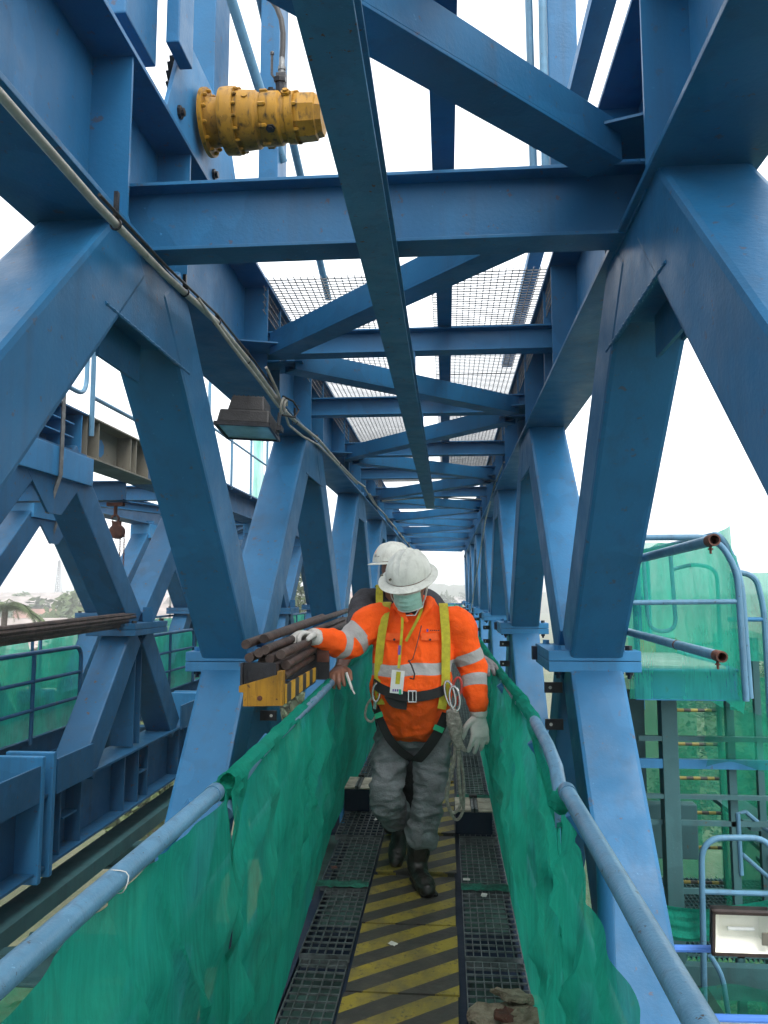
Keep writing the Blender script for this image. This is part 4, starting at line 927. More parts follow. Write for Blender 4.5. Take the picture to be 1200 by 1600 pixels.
# ================================================================ people
def blob(name, chains, mat, parent, voxel=.011, smooth=6, wrinkle=None, mats=None, post=None):
    """one continuous skin grown over chains of rings: each chain = [(centre, rx, ry) ...]; frame follows the chain"""
    m = MB()
    for ch in chains:
        fixed = None
        if isinstance(ch, dict): fixed = ch['up']; ch = ch['c']
        pts = [V(c[0]) for c in ch]; rx = [c[1] for c in ch]; ry = [c[2] if len(c) > 2 else c[1] for c in ch]
        # resample with Catmull-Rom
        P_, X_, Y_ = [], [], []
        def cr(a, b, c, d, t): return .5 * ((2 * b) + (c - a) * t + (2 * a - 5 * b + 4 * c - d) * t * t + (3 * b - a - 3 * c + d) * t ** 3)
        n = len(pts)
        for i in range(n - 1):
            g = lambda L, k: L[max(0, min(n - 1, k))]
            for s in range(5):
                t = s / 5
                P_.append(cr(g(pts, i - 1), pts[i], pts[i + 1], g(pts, i + 2), t)); X_.append(cr(g(rx, i - 1), rx[i], rx[i + 1], g(rx, i + 2), t)); Y_.append(cr(g(ry, i - 1), ry[i], ry[i + 1], g(ry, i + 2), t))
        P_.append(pts[-1]); X_.append(rx[-1]); Y_.append(ry[-1])
        k = 18; rings = []; prev = None
        def ringat(p, x, y, t):
            nonlocal prev
            if fixed is not None:
                u = V(fixed); u = (u - t * u.dot(t)).normalized()
            else:
                u = (prev - t * prev.dot(t)).normalized() if prev is not None else t.cross(V((.13, .9, .2))).normalized()
            prev = u; v = t.cross(u)
            return m.ring([p + u * math.cos(2 * math.pi * q / k) * x + v * math.sin(2 * math.pi * q / k) * y for q in range(k)])
        T = [(P_[min(i + 1, len(P_) - 1)] - P_[max(i - 1, 0)]).normalized() for i in range(len(P_))]
        for e in (1, 2, 3): a = math.pi / 2 * e / 4; rings.append(ringat(P_[0] - T[0] * min(X_[0], Y_[0]) * math.cos(a), X_[0] * math.sin(a), Y_[0] * math.sin(a), T[0]))
        for p, x, y, t in zip(P_, X_, Y_, T): rings.append(ringat(p, x, y, t))
        for e in (3, 2, 1): a = math.pi / 2 * e / 4; rings.append(ringat(P_[-1] + T[-1] * min(X_[-1], Y_[-1]) * math.cos(a), X_[-1] * math.sin(a), Y_[-1] * math.sin(a), T[-1]))
        for a, b in zip(rings, rings[1:]):
            for q in range(k): m.f.append([a + q, a + (q + 1) % k, b + (q + 1) % k, b + q]); m.mi.append(0); m.sm.append(True)
        m.f.append([rings[0] + q for q in range(k)][::-1]); m.mi.append(0); m.sm.append(True)
        m.f.append([rings[-1] + q for q in range(k)]); m.mi.append(0); m.sm.append(True)
    o = m.build(name, mats or mat, parent, smooth=True)
    r = o.modifiers.new('r', 'REMESH'); r.mode = 'VOXEL'; r.voxel_size = voxel; r.use_smooth_shade = True
    s = o.modifiers.new('s', 'SMOOTH'); s.factor = .5; s.iterations = smooth
    dg = bpy.context.evaluated_depsgraph_get(); me = bpy.data.meshes.new_from_object(o.evaluated_get(dg)); o.modifiers.clear()
    old = o.data; o.data = me; bpy.data.meshes.remove(old)
    org = ORG[parent.name]
    me.update()
    if wrinkle:
        nn = [v.normal.copy() for v in me.vertices]
        for v, nr in zip(me.vertices, nn): v.co += nr * wrinkle(v.co + org, nr)
    me.materials.clear()
    for q in (mats or [mat]): me.materials.append(M[q])
    if post:
        for pl in me.polygons: pl.material_index = post(V(pl.center) + org)
    for pl in me.polygons: pl.use_smooth = True
    me.update(); return o
def folds(amp, sc=(9, 9, 5), seed=0, ridge=1.0):
    def f(p, n):
        q = V((p.x * sc[0], p.y * sc[1], p.z * sc[2])) + V((seed, seed, 0))
        w_ = noise.noise_vector(q * .6) * .8
        return amp * (ridge * (.45 - abs(noise.noise(q + w_)) * 2.2) + .45 * noise.noise(q * 2.3 + w_) + .45 * (.25 - abs(noise.noise(V((q.x * 1.5, q.y * 1.5, q.z * 3.4)) + w_ * 1.5)) * 1.6))
    return f
def strap(name, mat, path, nrm, w_, parent, th=.003):
    """flat webbing along path with surface normals nrm"""
    path = [V(p) for p in path]; nrm = [V(n).normalized() for n in nrm]
    if len(nrm) == 1: nrm = nrm * len(path)
    # smooth
    P_, Q_ = [], []
    for i in range(len(path) - 1):
        for s in range(6):
            t = s / 6; g = lambda k: path[max(0, min(len(path) - 1, k))]
            a, b, c, d = g(i - 1), g(i), g(i + 1), g(i + 2)
            P_.append(.5 * ((2 * b) + (c - a) * t + (2 * a - 5 * b + 4 * c - d) * t * t + (3 * b - a - 3 * c + d) * t ** 3)); Q_.append(nrm[i].lerp(nrm[i + 1], t).normalized())
    P_.append(path[-1]); Q_.append(nrm[-1])
    m = MB(); rings = []
    for i, (p, q) in enumerate(zip(P_, Q_)):
        t = (P_[min(i + 1, len(P_) - 1)] - P_[max(i - 1, 0)]).normalized(); s_ = t.cross(q).normalized()
        rings.append(m.ring([p - s_ * w_ / 2 - q * th / 2, p + s_ * w_ / 2 - q * th / 2, p + s_ * w_ / 2 + q * th / 2, p - s_ * w_ / 2 + q * th / 2]))
    for a, b in zip(rings, rings[1:]):
        for k in range(4): m.f.append([a + k, a + (k + 1) % 4, b + (k + 1) % 4, b + k]); m.mi.append(0); m.sm.append(False)
    m.f.append([rings[0] + k for k in range(4)][::-1]); m.f.append([rings[-1] + k for k in range(4)]); m.mi += [0, 0]; m.sm += [False, False]
    return m.build(name, mat, parent)
def hand(name, mat, parent, wrist, palm_dir, palm_n, thumb_side, curl, s=1.0, spread=.12, voxel=.0045, curls=None):
    """palm, five separate fingers. palm_dir: wrist->knuckles, palm_n: out of the palm face, thumb_side: direction of the thumb across the palm"""
    W = V(wrist); d = V(palm_dir).normalized(); n = V(palm_n); n = (n - d * n.dot(d)).normalized(); t = V(thumb_side); t = (t - d * t.dot(d) - n * t.dot(n)).normalized()
    ch = [{'up': t, 'c': [(W - d * .015 * s, .030 * s, .024 * s), (W + d * .025 * s, .036 * s, .020 * s), (W + d * .065 * s, .044 * s, .0185 * s), (W + d * .088 * s, .043 * s, .016 * s)]}]
    L = [.074, .082, .077, .060]; off = [.031, .0105, -.0105, -.031]; R = [.0112, .0115, .0112, .010]
    cs = curls or [curl] * 4
    for k in range(4):
        b = W + d * (.090 - .004 * abs(k - 1.2)) * s + t * off[k] * s; a = 0; dd = (d + t * spread * (1.5 - k) * .5).normalized(); pts = [(b - dd * .03 * s, R[k] * s), (b, R[k] * s * 1.04)]
        for j, fr in enumerate((.44, .30, .26)):
            a += cs[k] * (.85, 1.0, .7)[j]
            v = dd * math.cos(a) + n * math.sin(a); b = b + v * L[k] * fr * s; pts.append((b, R[k] * s * (1, .94, .84)[j]))
        ch.append(pts)
    b = W + d * .022 * s + t * .030 * s; pts = [(W + d * .01 * s + t * .012 * s, .017 * s), (b, .0165 * s)]
    v1 = (t * .75 + d * .7 + n * .25).normalized(); b = b + v1 * .038 * s; pts.append((b, .0138 * s))
    v2 = (t * .25 + d * .9 + n * (.25 + curl * .4)).normalized(); b = b + v2 * .032 * s; pts.append((b, .0125 * s)); b = b + (v2 + n * curl * .3).normalized() * .024 * s; pts.append((b, .0105 * s))
    ch.append(pts)
    return blob(name, ch, mat, parent, voxel, 3)
def helmet(parent, c, fwd, up, brim, name='hard_hat', s=1.0, seed=0):
    """shell with ribs and brim; brim(angle from front)-> width"""
    f = V(fwd).normalized(); u = V(up); u = (u - f * u.dot(f)).normalized(); r = f.cross(u); c = V(c)
    m = MB(); rows = []; n = 64
    for i in range(17):
        th = math.pi / 2 * i / 16
        row = []
        for j in range(n + 1):
            a = 2 * math.pi * j / n; ca, sa = math.cos(a), math.sin(a)
            rr = math.cos(th) ** .86 if i < 16 else 0; hh = math.sin(th)
            # three ribs along the top
            lat = sa * rr
            rib = sum(.005 * math.exp(-((lat - q) / .075) ** 2) for q in (-.36, 0, .36)) * (1 if ca * rr > -.8 else 0) * min(1, max(0, hh * 1.7 - .25)) * 1.3
            x = ca * rr * .138; y = sa * rr * .115; z = hh * .118 + rib
            row.append(c + (f * x + r * y + u * z) * s)
        rows.append(row)
    m.grid(rows)
    rows = []
    for k in range(7):
        row = []
        for j in range(n + 1):
            a = 2 * math.pi * j / n; ca, sa = math.cos(a), math.sin(a); b_ = brim(a)
            q = (k / 4) if k < 5 else (1 - (k - 4) * .02); q = min(q, 1)
            x = ca * (.138 + b_ * q); y = sa * (.115 + b_ * q); z = -.004 - b_ * .30 * q ** 1.3 - (.004 if k == 5 else .005 if k == 6 else 0)
            if k == 6: x = ca * .128; y = sa * .105; z = -.010
            row.append(c + (f * x + r * y + u * z) * s)
        rows.append(row)
    m.grid(rows)
    return m.build(name, 'white', parent), (f, r, u, c)

# ---- reflective shirt material: bands stored as signed distance in the mesh attribute 'band'
def shirt_mat(name, c, band):
    m, t, b = nmat(name)
    at = N(t, 'ShaderNodeAttribute', attribute_name='band')
    g = N(t, 'ShaderNodeMath', operation='GREATER_THAN'); g.inputs[1].default_value = 0; t.links.new(at.outputs['Fac'], g.inputs[0])
    base = mix(t, nz(t, 7, 5, .6), tuple(x * .9 for x in c), tuple(min(1, x * 1.08) for x in c))
    a = mix(t, g.outputs[0], base, band); t.links.new(a, b.inputs['Base Color']); b.inputs['Roughness'].default_value = .85
    b.inputs['Specular IOR Level'].default_value = .2
    bump(t, b, nz(t, 32, 5, .6, None, .3, .7), .55, .006)
    return m
M['hivis'] = shirt_mat('orange_hivis_cloth', (.90, .105, .010), (.36, .36, .35))
def band_attr(o, fn):
    me = o.data; at = me.attributes.new('band', 'FLOAT', 'POINT'); org = ORG[o.parent.name]
    at.data.foreach_set('value', [fn(V(v.co) + org) for v in me.vertices])

# ---------------------------------------------------------------- worker in orange
A = thing('person', 'worker in orange reflective shirt, white full brim hard hat and harness, hand on rusty pipes', 'person', (-.17, 4.1, -1.478))
shR, elR, wrR = V((-.37, 4.03, -.145)), V((-.515, 3.95, -.270)), V((-.640, 3.80, -.225))
shL, elL, wrL = V((.045, 4.05, -.165)), V((.128, 4.07, -.39)), V((.155, 3.99, -.585))
hipR, knR, anR, toR = V((-.275, 4.13, -.72)), V((-.315, 4.05, -1.04)), V((-.262, 4.40, -1.25)), V((-.285, 4.30, -1.44))
hipL, knL, anL, toL = V((-.095, 4.13, -.72)), V((-.105, 4.06, -1.02)), V((-.165, 4.13, -1.385)), V((-.105, 3.945, -1.455))
neck = V((-.178, 4.0, -.068)); head = V((-.190, 3.92, .035))
fw = V((-.26, -.84, -.47)).normalized()      # where the face looks: down and towards the camera
hup = V((-.12, -.45, .88)); hup = (hup - fw * hup.dot(fw)).normalized(); hr = fw.cross(hup)
# body : one skin (head, neck, torso, limbs), mostly under the clothes
blob('body', [
    {'up': hr, 'c': [(head - fw * .030 - hup * .02, .070, .088), (head - fw * .02 + hup * .035, .078, .096), (head - fw * .015 + hup * .085, .062, .078)]},
    {'up': hr, 'c': [(head + fw * .030 - hup * .045, .062, .055), (head + fw * .042 - hup * .088, .045, .040)]},
    [(head + fw * .078 - hup * .018, .014, .012), (head + fw * .096 - hup * .036, .016, .013)],
    [(head - hup * .06 - fw * .02, .058), (neck + V((0, .03, .0)), .060), (neck + V((0, .06, -.08)), .07)],
    {'up': (1, 0, 0), 'c': [(V((-.175, 4.08, -.16)), .15, .085), (V((-.18, 4.07, -.35)), .15, .10), (V((-.185, 4.10, -.55)), .15, .11), (V((-.185, 4.13, -.70)), .15, .10)]},
    [(shR, .055), (elR, .042), (wrR, .028), (wrR + (wrR - elR).normalized() * .04, .026)], [(shL, .055), (elL, .042), (wrL, .028), (wrL + V((0, -.005, -.04)), .026)],
    [(hipR, .068), (knR, .052), (anR, .042), (toR + V((0, .06, .03)), .035)], [(hipL, .068), (knL, .052), (anL, .042), (toL + V((0, .06, .0)), .035)],
    [(head + hr * .078 - fw * .02 + hup * .008, .012), (head + hr * .084 - fw * .03 - hup * .025, .010)], [(head - hr * .078 - fw * .02 + hup * .008, .012), (head - hr * .084 - fw * .03 - hup * .025, .010)],
], 'skin', A, .0095, 4)
for k in (-1, 1):
    m = MB(); m.lathe(head + fw * .070 + hr * .030 * k + hup * .012, fw, [(-.012, .004), (-.006, .011), (0, .013), (.006, .009)], 12); m.build('eye', 'whiteish', A, smooth=True)
# shirt
T_ = lambda z: 0
shirt = blob('shirt', [
    {'up': (1, 0, 0), 'c': [(V((-.175, 4.06, -.095)), .135, .085), (V((-.170, 4.055, -.15)), .205, .112), (V((-.172, 4.035, -.26)), .212, .132), (V((-.182, 4.015, -.38)), .207, .150), (V((-.188, 4.015, -.48)), .213, .165), (V((-.187, 4.04, -.565)), .205, .158), (V((-.185, 4.06, -.635)), .192, .146)]},
    [(shR + V((.06, .01, .0)), .088, .088), (shR + V((-.02, 0, -.01)), .094, .094), (elR.lerp(shR, .45), .084), (elR + V((0, 0, .0)), .078), (elR.lerp(wrR, .5), .066), (wrR - (wrR - elR).normalized() * .005, .050)],
    [(shL + V((-.05, .01, .0)), .088), (shL + V((.015, 0, -.015)), .096), (elL.lerp(shL, .5), .090), (elL, .079), (elL.lerp(wrL, .5), .068), (wrL + V((0, 0, .02)), .054)],
    [(neck + V((-.078, .02, .028)), .024), (neck + V((-.066, -.065, -.008)), .021), (neck + V((-.03, -.105, -.075)), .013)],
    [(neck + V((.088, .02, .028)), .025), (neck + V((.082, -.055, -.008)), .022), (neck + V((.035, -.105, -.085)), .013)],
    {'up': (1, 0, 0), 'c': [(neck + V((0, .055, -.02)), .088, .05), (neck + V((0, .07, .02)), .085, .035)]},
], None, A, .0085, 4, folds(.0095, (8, 8, 7.5), 2), ['hivis'])
def bandf(p):
    best = -1.0
    def seg(a, b, lo, hi, maxr):
        nonlocal best
        d = b - a; L = d.length; d.normalize(); t = (p - a).dot(d); rad = (p - a - d * t).length
        if -.02 < t < L + .05 and rad < maxr: best = max(best, min(t - lo, hi - t))
    wob = .004 * math.sin(p.x * 30)
    inarmR = (p.x < -.40 and p.z > -.40); inarmL = p.x > .044
    if inarmR:
        seg(shR, elR, .110, .165, .2); q = best; best = -1; seg(elR, wrR, .020, .064, .2); best = max(q, best)
    elif inarmL:
        seg(shL, elL, .150, .208, .2); q = best; best = -1; seg(elL, wrL, .048, .106, .2); best = max(q, best)
    else:
        c_ = -.385 + .05 * (p.x + .18) + wob
        if p.y < 4.2: best = max(best, .029 - abs(p.z - c_))
    return best
band_attr(shirt, bandf)
# shirt front flap, pocket flaps and buttons
m = MB()
def belly_y(z): # front surface of the shirt
    pts = [(-.10, 3.955), (-.15, 3.935), (-.26, 3.895), (-.38, 3.857), (-.48, 3.845), (-.565, 3.876), (-.64, 3.91)]
    for (z0, y0), (z1, y1) in zip(pts, pts[1:]):
        if z >= z1: return y0 + (y1 - y0) * (z0 - z) / (z0 - z1)
    return pts[-1][1]
def front(x, z, off=.004):
    k = (x + .183) / .21; return V((x, belly_y(z) + .16 * (1 - math.sqrt(max(.02, 1 - min(1, k * k)))) - off, z))
strap('placket', 'orange_cloth', [front(-.168, z, .008) for z in (-.20, -.28, -.36, -.44, -.52, -.60)], [(0, -1, .1)], .030, A, .004) if 'orange_cloth' in M else None
M['orange_cloth'] = simple('orange_cloth', (.86, .11, .012), .85, .08, 20, bmp=.4)
for s_, x in ((-1, -.265), (1, -.085)):
    strap('pocket_flap', 'orange_cloth', [front(x - .045, -.222, .010), front(x, -.226, .012), front(x + .045, -.222, .010)], [(0, -1, .12)], .036, A, .004)
    m = MB(); p = front(x, -.238, .016); m.lathe(p, (0, -1, 0), [(0, .006), (.003, .006)], 10); m.build('button', 'blackm', A)
m = MB(); p = front(-.098, -.192, .011)
m.bb(p.x - .006, p.x + .004, p.y - .001, p.y + .001, p.z - .008, p.z + .006); m.build('chest_mark', 'purple', A)
for k in range(5):
    m = MB(); m.bb(p.x + .012 + .010 * k, p.x + .019 + .010 * k, p.y - .001, p.y + .001, p.z - .004, p.z + .002); m.build('chest_lettering', 'rustdark', A)
# trousers
blob('trousers', [
    {'up': (1, 0, 0), 'c': [(V((-.185, 4.10, -.575)), .185, .14), (V((-.185, 4.11, -.66)), .195, .142), (V((-.185, 4.12, -.73)), .175, .12)]},
    [(hipR + V((-.005, 0, .03)), .104), (hipR.lerp(knR, .45) + V((-.008, -.01, 0)), .094), (knR + V((-.005, -.005, 0)), .088), (knR.lerp(anR, .30) + V((0, 0, -.02)), .090), (knR.lerp(anR, .55) + V((0, -.01, -.03)), .080)],
    [(hipL + V((.008, 0, .03)), .104), (hipL.lerp(knL, .45) + V((.012, 0, 0)), .098), (knL + V((.012, 0, 0)), .084), (knL.lerp(anL, .35) + V((.008, .0, 0)), .082), (knL.lerp(anL, .60) + V((.004, 0, 0)), .086)],
], 'denim', A, .007, 2, folds(.0140, (9, 9, 11), 11, 1.2))
# boots
def boot(kn, an, to, lowsole):
    d = (to - an); fl = V((d.x, d.y, 0)).normalized()
    return blob('boot', [
        [(kn.lerp(an, .50), .066), (kn.lerp(an, .75), .062), (an, .055), (an + (to - an) * .15 + V((0, 0, -.02)), .052)],
        [(an.lerp(to, .1) - (to - an).normalized() * .035 + lowsole * .03, .040), (an.lerp(to, .45) + lowsole * .02, .046), (an.lerp(to, .8) + lowsole * .004, .050), (to, .040)],
    ], 'boot', A, .007, 4, folds(.003, (25, 25, 30), 5))
bL = boot(knL, anL, toL, V((0, 0, -1))); bR = boot(knR + V((0, .02, 0)), anR, toR, V((0, .5, -.6)))
m = MB(); a_, b_ = V((-.165, 4.165, -1.476)), V((-.095, 3.935, -1.476))
m.bar(a_, b_, .088, .016); m.build('boot_sole', 'black', A, .006)
# gloved hands
gloveR = hand('glove', 'glove', A, wrR + (wrR - elR).normalized() * .025, (-.62, -.72, .16), (.10, -.28, -.95), (.72, -.62, -.22), .62, 1.08, .2, curls=[.75, .62, .55, .5])
gloveL = hand('glove', 'glove', A, wrL + V((.0, -.008, -.03)), (.05, -.10, -1), (-.35, .9, 0), (-.92, -.35, 0), .28, 1.14, .35, curls=[.22, .28, .34, .42])
for c, d in ((wrR, (wrR - elR).normalized()), (wrL, V((.05, -.1, -1)).normalized())):
    m = MB(); m.lathe(c - d * .005, d, [(0, .041), (.01, .044), (.03, .043), (.045, .039), (.05, .036)], 20); m.build('glove_cuff', 'glove', A, smooth=True)
# hard hat with an all-round brim
hc = head - fw * .018 + hup * .058
hat, fr_ = helmet(A, hc, fw, hup, lambda a: .036 + .012 * math.cos(a), s=1.0)
m = MB(); q = hc + fw * .150; m.lathe(hc + hr * .05 + fw * .125 + hup * .03, (fw + hup * .2), [(0, .006), (.012, .006)], 8); m.build('hat_vent', 'primer', hat)
m = MB(); m.lathe(hc + hr * .108 + fw * .075 + hup * .028, (hr + fw * .5), [(0, .005), (.012, .004)], 8); m.build('hat_vent', 'primer', hat)
# surgical mask over nose and chin
rows = []
for i in range(13):
    v = i / 12; row = []
    for j in range(21):
        a = (j / 20 - .5) * 2.15
        rad = .093 + .012 * math.sin(math.pi * v) * math.cos(a) + (.012 if abs(a) < .25 else .012 * math.exp(-(abs(a) - .25) * 3)) * (1 - v * .35)
        pleat = .0030 * math.sin(v * 24 + .5 * math.sin(a * 3)) * (1 - .5 * abs(a))
        row.append(head + fw * (math.cos(a) * rad + pleat + .006) + hr * math.sin(a) * .078 * 1.08 - hup * (-.004 + .100 * v + .008 * abs(a) * (1 - v)))
    rows.append(row)
m = MB(); m.grid(rows); mk = m.build('face_mask', 'mask', A)
m = MB(); m.tube([rows[0][j] + fw * .002 for j in range(21)], .0028, 6); m.build('mask_edge', 'whiteish', mk)
m = MB(); m.tube([rows[12][j] + fw * .002 for j in range(21)], .0025, 6); m.build('mask_edge', 'whiteish', mk)
for k, j in ((-1, 0), (1, 20)):
    m = MB(); e = head - hr * .080 * (-k) - fw * .02 + hup * .0
    e = head + hr * .086 * k * (1) - fw * .02 + hup * .012
    if (rows[0][j] - head).dot(hr) * k < 0: e = head - hr * .086 * k - fw * .02 + hup * .012
    m.tube([rows[0][j], e + hup * .02, e - hup * .03, rows[12][j]], .0022, 5); m.build('ear_loop', 'whiteish', mk)
# chin strap of the hat
m = MB(); m.tube([hc + hr * .118 + fw * .02, head + hr * .088 + fw * .045 - hup * .05, head + hr * .03 + fw * .095 - hup * .125, head - hr * .04 + fw * .085 - hup * .125, head - hr * .085 + fw * .03 - hup * .06, hc - hr * .118], .0032, 6); m.build('chin_strap', 'whiteish', A)
# dark t-shirt collar
blob('undershirt', [{'up': (1, 0, 0), 'c': [(neck + V((0, .0, -.055)), .052, .045), (neck + V((0, -.02, -.11)), .03, .05)]}], 'dark_cloth', A, .008, 2)
# lanyard and pass
strap('lanyard', 'web_yel', [neck + V((.055, -.07, -.01)), neck + V((.03, -.115, -.07)), front(-.205, -.245, .02)], [(0, -1, .3)], .014, A, .002)
strap('lanyard', 'web_yel', [neck + V((-.055, -.07, -.02)), neck + V((-.045, -.12, -.08)), front(-.232, -.28, .022), front(-.240, -.375, .022)], [(0, -1, .2)], .013, A, .002)
strap('lanyard_clip', 'purple', [front(-.236, -.265, .027), front(-.238, -.310, .027)], [(0, -1, .2)], .013, A, .003)
m = MB(); c = front(-.246, -.44, .022); m.box(c, (.064, .003, .112), Matrix.Rotation(.10, 3, 'Y')); ps_ = m.build('pass_card', 'card', A, .001)
m = MB(); m.box(c + V((.004, -.0026, .02)), (.022, .001, .06), Matrix.Rotation(.10, 3, 'Y')); m.build('card_stripe', 'web_yel', ps_)
for k in range(4):
    m = MB(); m.box(c + V((-.020 + .011 * k, -.0026, -.040)), (.007, .001, .012), Matrix.Rotation(.10, 3, 'Y')); m.build('card_print', 'purple', ps_)
m = MB(); m.tube([neck + V((.05, -.10, -.10)), front(-.15, -.26, .018), front(-.17, -.33, .02), front(-.195, -.345, .022)], .0025, 6); m.tube([front(-.19, -.335, .025), front(-.175, -.36, .028), front(-.160, -.40, .026), front(-.165, -.425, .024), front(-.185, -.42, .024)], .0042, 7); m.build('hanging_glasses', 'blackm', A)
# harness
Y_ = 'web_yel'
strap('shoulder_strap', Y_, [(-.315, 4.12, -.070), (-.312, 4.03, -.055), (-.318, 3.955, -.125), (-.335, 3.935, -.24), (-.345, 3.92, -.36), (-.345, 3.905, -.46), (-.335, 3.91, -.56)], [(0, .3, 1), (0, -.3, 1), (-.2, -1, .5), (-.35, -1, .1), (-.4, -1, 0), (-.4, -1, 0), (-.4, -1, -.2)], .045, A)
strap('shoulder_strap', Y_, [(-.02, 4.12, -.070), (-.018, 4.02, -.062), (-.012, 3.95, -.13), (-.006, 3.925, -.24), (-.008, 3.91, -.36), (-.010, 3.90, -.46), (-.03, 3.885, -.575)], [(0, .3, 1), (0, -.3, 1), (.2, -1, .5), (.35, -1, .1), (.4, -1, 0), (.4, -1, 0), (.4, -1, -.2)], .046, A)
belt = [front(x, z, .014) for x, z in ((-.372, -.455), (-.33, -.478), (-.26, -.500), (-.18, -.512), (-.10, -.505), (-.035, -.490), (.006, -.470))]
strap('waist_belt', 'web_black', belt, [(-.9, -.5, 0), (-.5, -1, 0), (-.2, -1, 0), (0, -1, 0), (.3, -1, 0), (.6, -1, 0), (.9, -.5, 0)], .048, A, .005)
m = MB(); c = front(-.172, -.508, .026)
for z, h in ((.026, .007), (-.026, .007)): m.box(c + V((0, 0, z)), (.042, .006, h))
for x in (-.019, .019): m.box(c + V((x, -.0002, 0)), (.006, .0058, .05))
m.box(c + V((.002, -.0045, 0)), (.006, .004, .045)); m.build('belt_buckle', 'chrome', A, .001)
strap('belt_loop', 'web_green', [front(-.232, -.475, .020), front(-.232, -.500, .022)], [(0, -1, 0)], .012, A, .003)
strap('belt_tail', 'web_black', [front(-.295, -.505, .020), front(-.265, -.545, .022), front(-.20, -.555, .022)], [(-.3, -1, 0)], .042, A, .004)
strap('thigh_strap', 'web_black', [(-.365, 3.95, -.57), (-.338, 3.935, -.64), (-.295, 3.945, -.73), (-.24, 3.985, -.80), (-.190, 4.03, -.845), (-.18, 4.12, -.86)], [(-.6, -1, .1), (-.4, -1, .1), (-.2, -1, 0), (0, -1, -.2), (0, -1, -.3), (0, -.3, -1)], .042, A, .004)
strap('thigh_strap', 'web_black', [(-.005, 3.92, -.60), (-.035, 3.935, -.67), (-.075, 3.945, -.74), (-.125, 3.975, -.81), (-.165, 4.02, -.855), (-.18, 4.12, -.87)], [(.5, -1, .1), (.3, -1, .1), (.2, -1, 0), (0, -1, -.2), (0, -1, -.3), (0, -.3, -1)], .050, A, .004)
strap('strap_band', 'web_green', [(-.350, 3.936, -.605), (-.342, 3.930, -.628)], [(-.4, -1, .1)], .044, A, .006)
strap('strap_band', 'web_green', [(-.040, 3.925, -.665), (-.052, 3.927, -.69)], [(.3, -1, .1)], .052, A, .006)
# hooks, shock pack and coiled lanyard rope at his left hip
m = MB()
def snap(name, c, ax, L, w_, mat):
    c = V(c); ax = V(ax).normalized(); sd3 = ax.cross(V((0, 1, 0))).normalized()
    pts = [c + ax * L * math.cos(a) * .5 + sd3 * w_ * math.sin(a) * .5 for a in [q * math.pi / 9 for q in range(19)]]
    m = MB(); m.tube(pts, .0062, 7, False); m.tube([c - ax * L * .5, c - ax * (L * .5 + .035)], .010, 8); return m.build(name, mat, A)
snap('snap_hook', (.012, 3.87, -.50), (-.25, 0, 1), .13, .045, 'chrome'); snap('snap_hook', (.035, 3.86, -.52), (-.12, 0, 1), .12, .05, 'chrome')
snap('karabiner', (.048, 3.88, -.47), (.1, 0, 1), .10, .042, 'red'); snap('karabiner', (-.355, 3.90, -.50), (.1, 0, 1), .09, .036, 'chrome')
blob('rope_splice', [[((.01, 3.87, -.585), .020, .016), ((.02, 3.87, -.65), .024, .02), ((.035, 3.88, -.72), .018), ((.05, 3.88, -.76), .014)], [((.035, 3.86, -.585), .018), ((.05, 3.87, -.66), .022), ((.055, 3.88, -.73), .017), ((.085, 3.88, -.775), .010)]], 'rope', A, .006, 2, folds(.004, (60, 60, 60), 3))
m = MB()
m.tube(bent([(.035, 3.88, -.74), (.03, 3.90, -.85), (-.02, 3.93, -1.0), (.02, 3.95, -1.10), (.065, 3.94, -1.05), (.05, 3.9, -.9), (.05, 3.88, -.75)], .06), .008, 8); m.build('rope_loop', 'rope', A)
m = MB(); m.tube(bent([(.05, 3.88, -.76), (.075, 3.92, -.9), (.075, 3.96, -1.08), (.04, 3.97, -1.14), (-.01, 3.96, -1.06), (.0, 3.92, -.95), (.03, 3.89, -.8)], .05), .0075, 8); m.build('rope_loop', 'rope', A)
m = MB(); m.tube(bent([(-.37, 3.93, -.52), (-.405, 3.93, -.56), (-.42, 3.95, -.63), (-.385, 3.95, -.66), (-.36, 3.94, -.62)], .03), .006, 7); m.build('rope_loop', 'rope', A)

# ---------------------------------------------------------------- second worker behind
B = thing('person', 'second worker in dark shirt and white hard hat half hidden behind the orange worker', 'person', (-.32, 4.85, -1.46))
h2 = V((-.335, 4.82, .135)); n2 = V((-.33, 4.92, .0))
sR, eR, wR = V((-.52, 4.95, -.06)), V((-.55, 4.50, -.28)), V((-.552, 4.0, -.39))
sL, eL, wL = V((-.13, 4.95, -.06)), V((.08, 4.70, -.30)), V((.185, 4.45, -.37))
blob('body', [
    {'up': (1, 0, 0), 'c': [(h2 + V((0, .01, -.06)), .058, .075), (h2 + V((0, .01, .0)), .074, .095), (h2 + V((0, .01, .06)), .068, .088)]},
    {'up': (1, 0, 0), 'c': [(h2 + V((0, -.05, -.07)), .045, .045), (h2 + V((0, -.045, -.10)), .035, .035)]},
    [(h2 + V((0, -.088, -.02)), .010), (h2 + V((0, -.105, -.038)), .013)],
    [(h2 + V((0, .02, -.08)), .055), (n2 + V((0, 0, -.05)), .06)],
    {'up': (1, 0, 0), 'c': [(V((-.325, 4.97, -.10)), .15, .09), (V((-.325, 4.95, -.35)), .15, .10), (V((-.32, 4.92, -.65)), .15, .11)]},
    [(sR, .06), (eR, .045), (wR, .030), (wR + V((0, -.03, 0)), .027)], [(sL, .06), (eL, .045), (wL, .03)],
    [(V((-.37, 4.92, -.70)), .08), (V((-.365, 4.88, -1.05)), .055), (V((-.36, 4.95, -1.38)), .045)], [(V((-.24, 4.92, -.70)), .09), (V((-.23, 4.95, -1.05)), .06), (V((-.22, 5.05, -1.38)), .045)],
], 'skin', B, .011, 4)
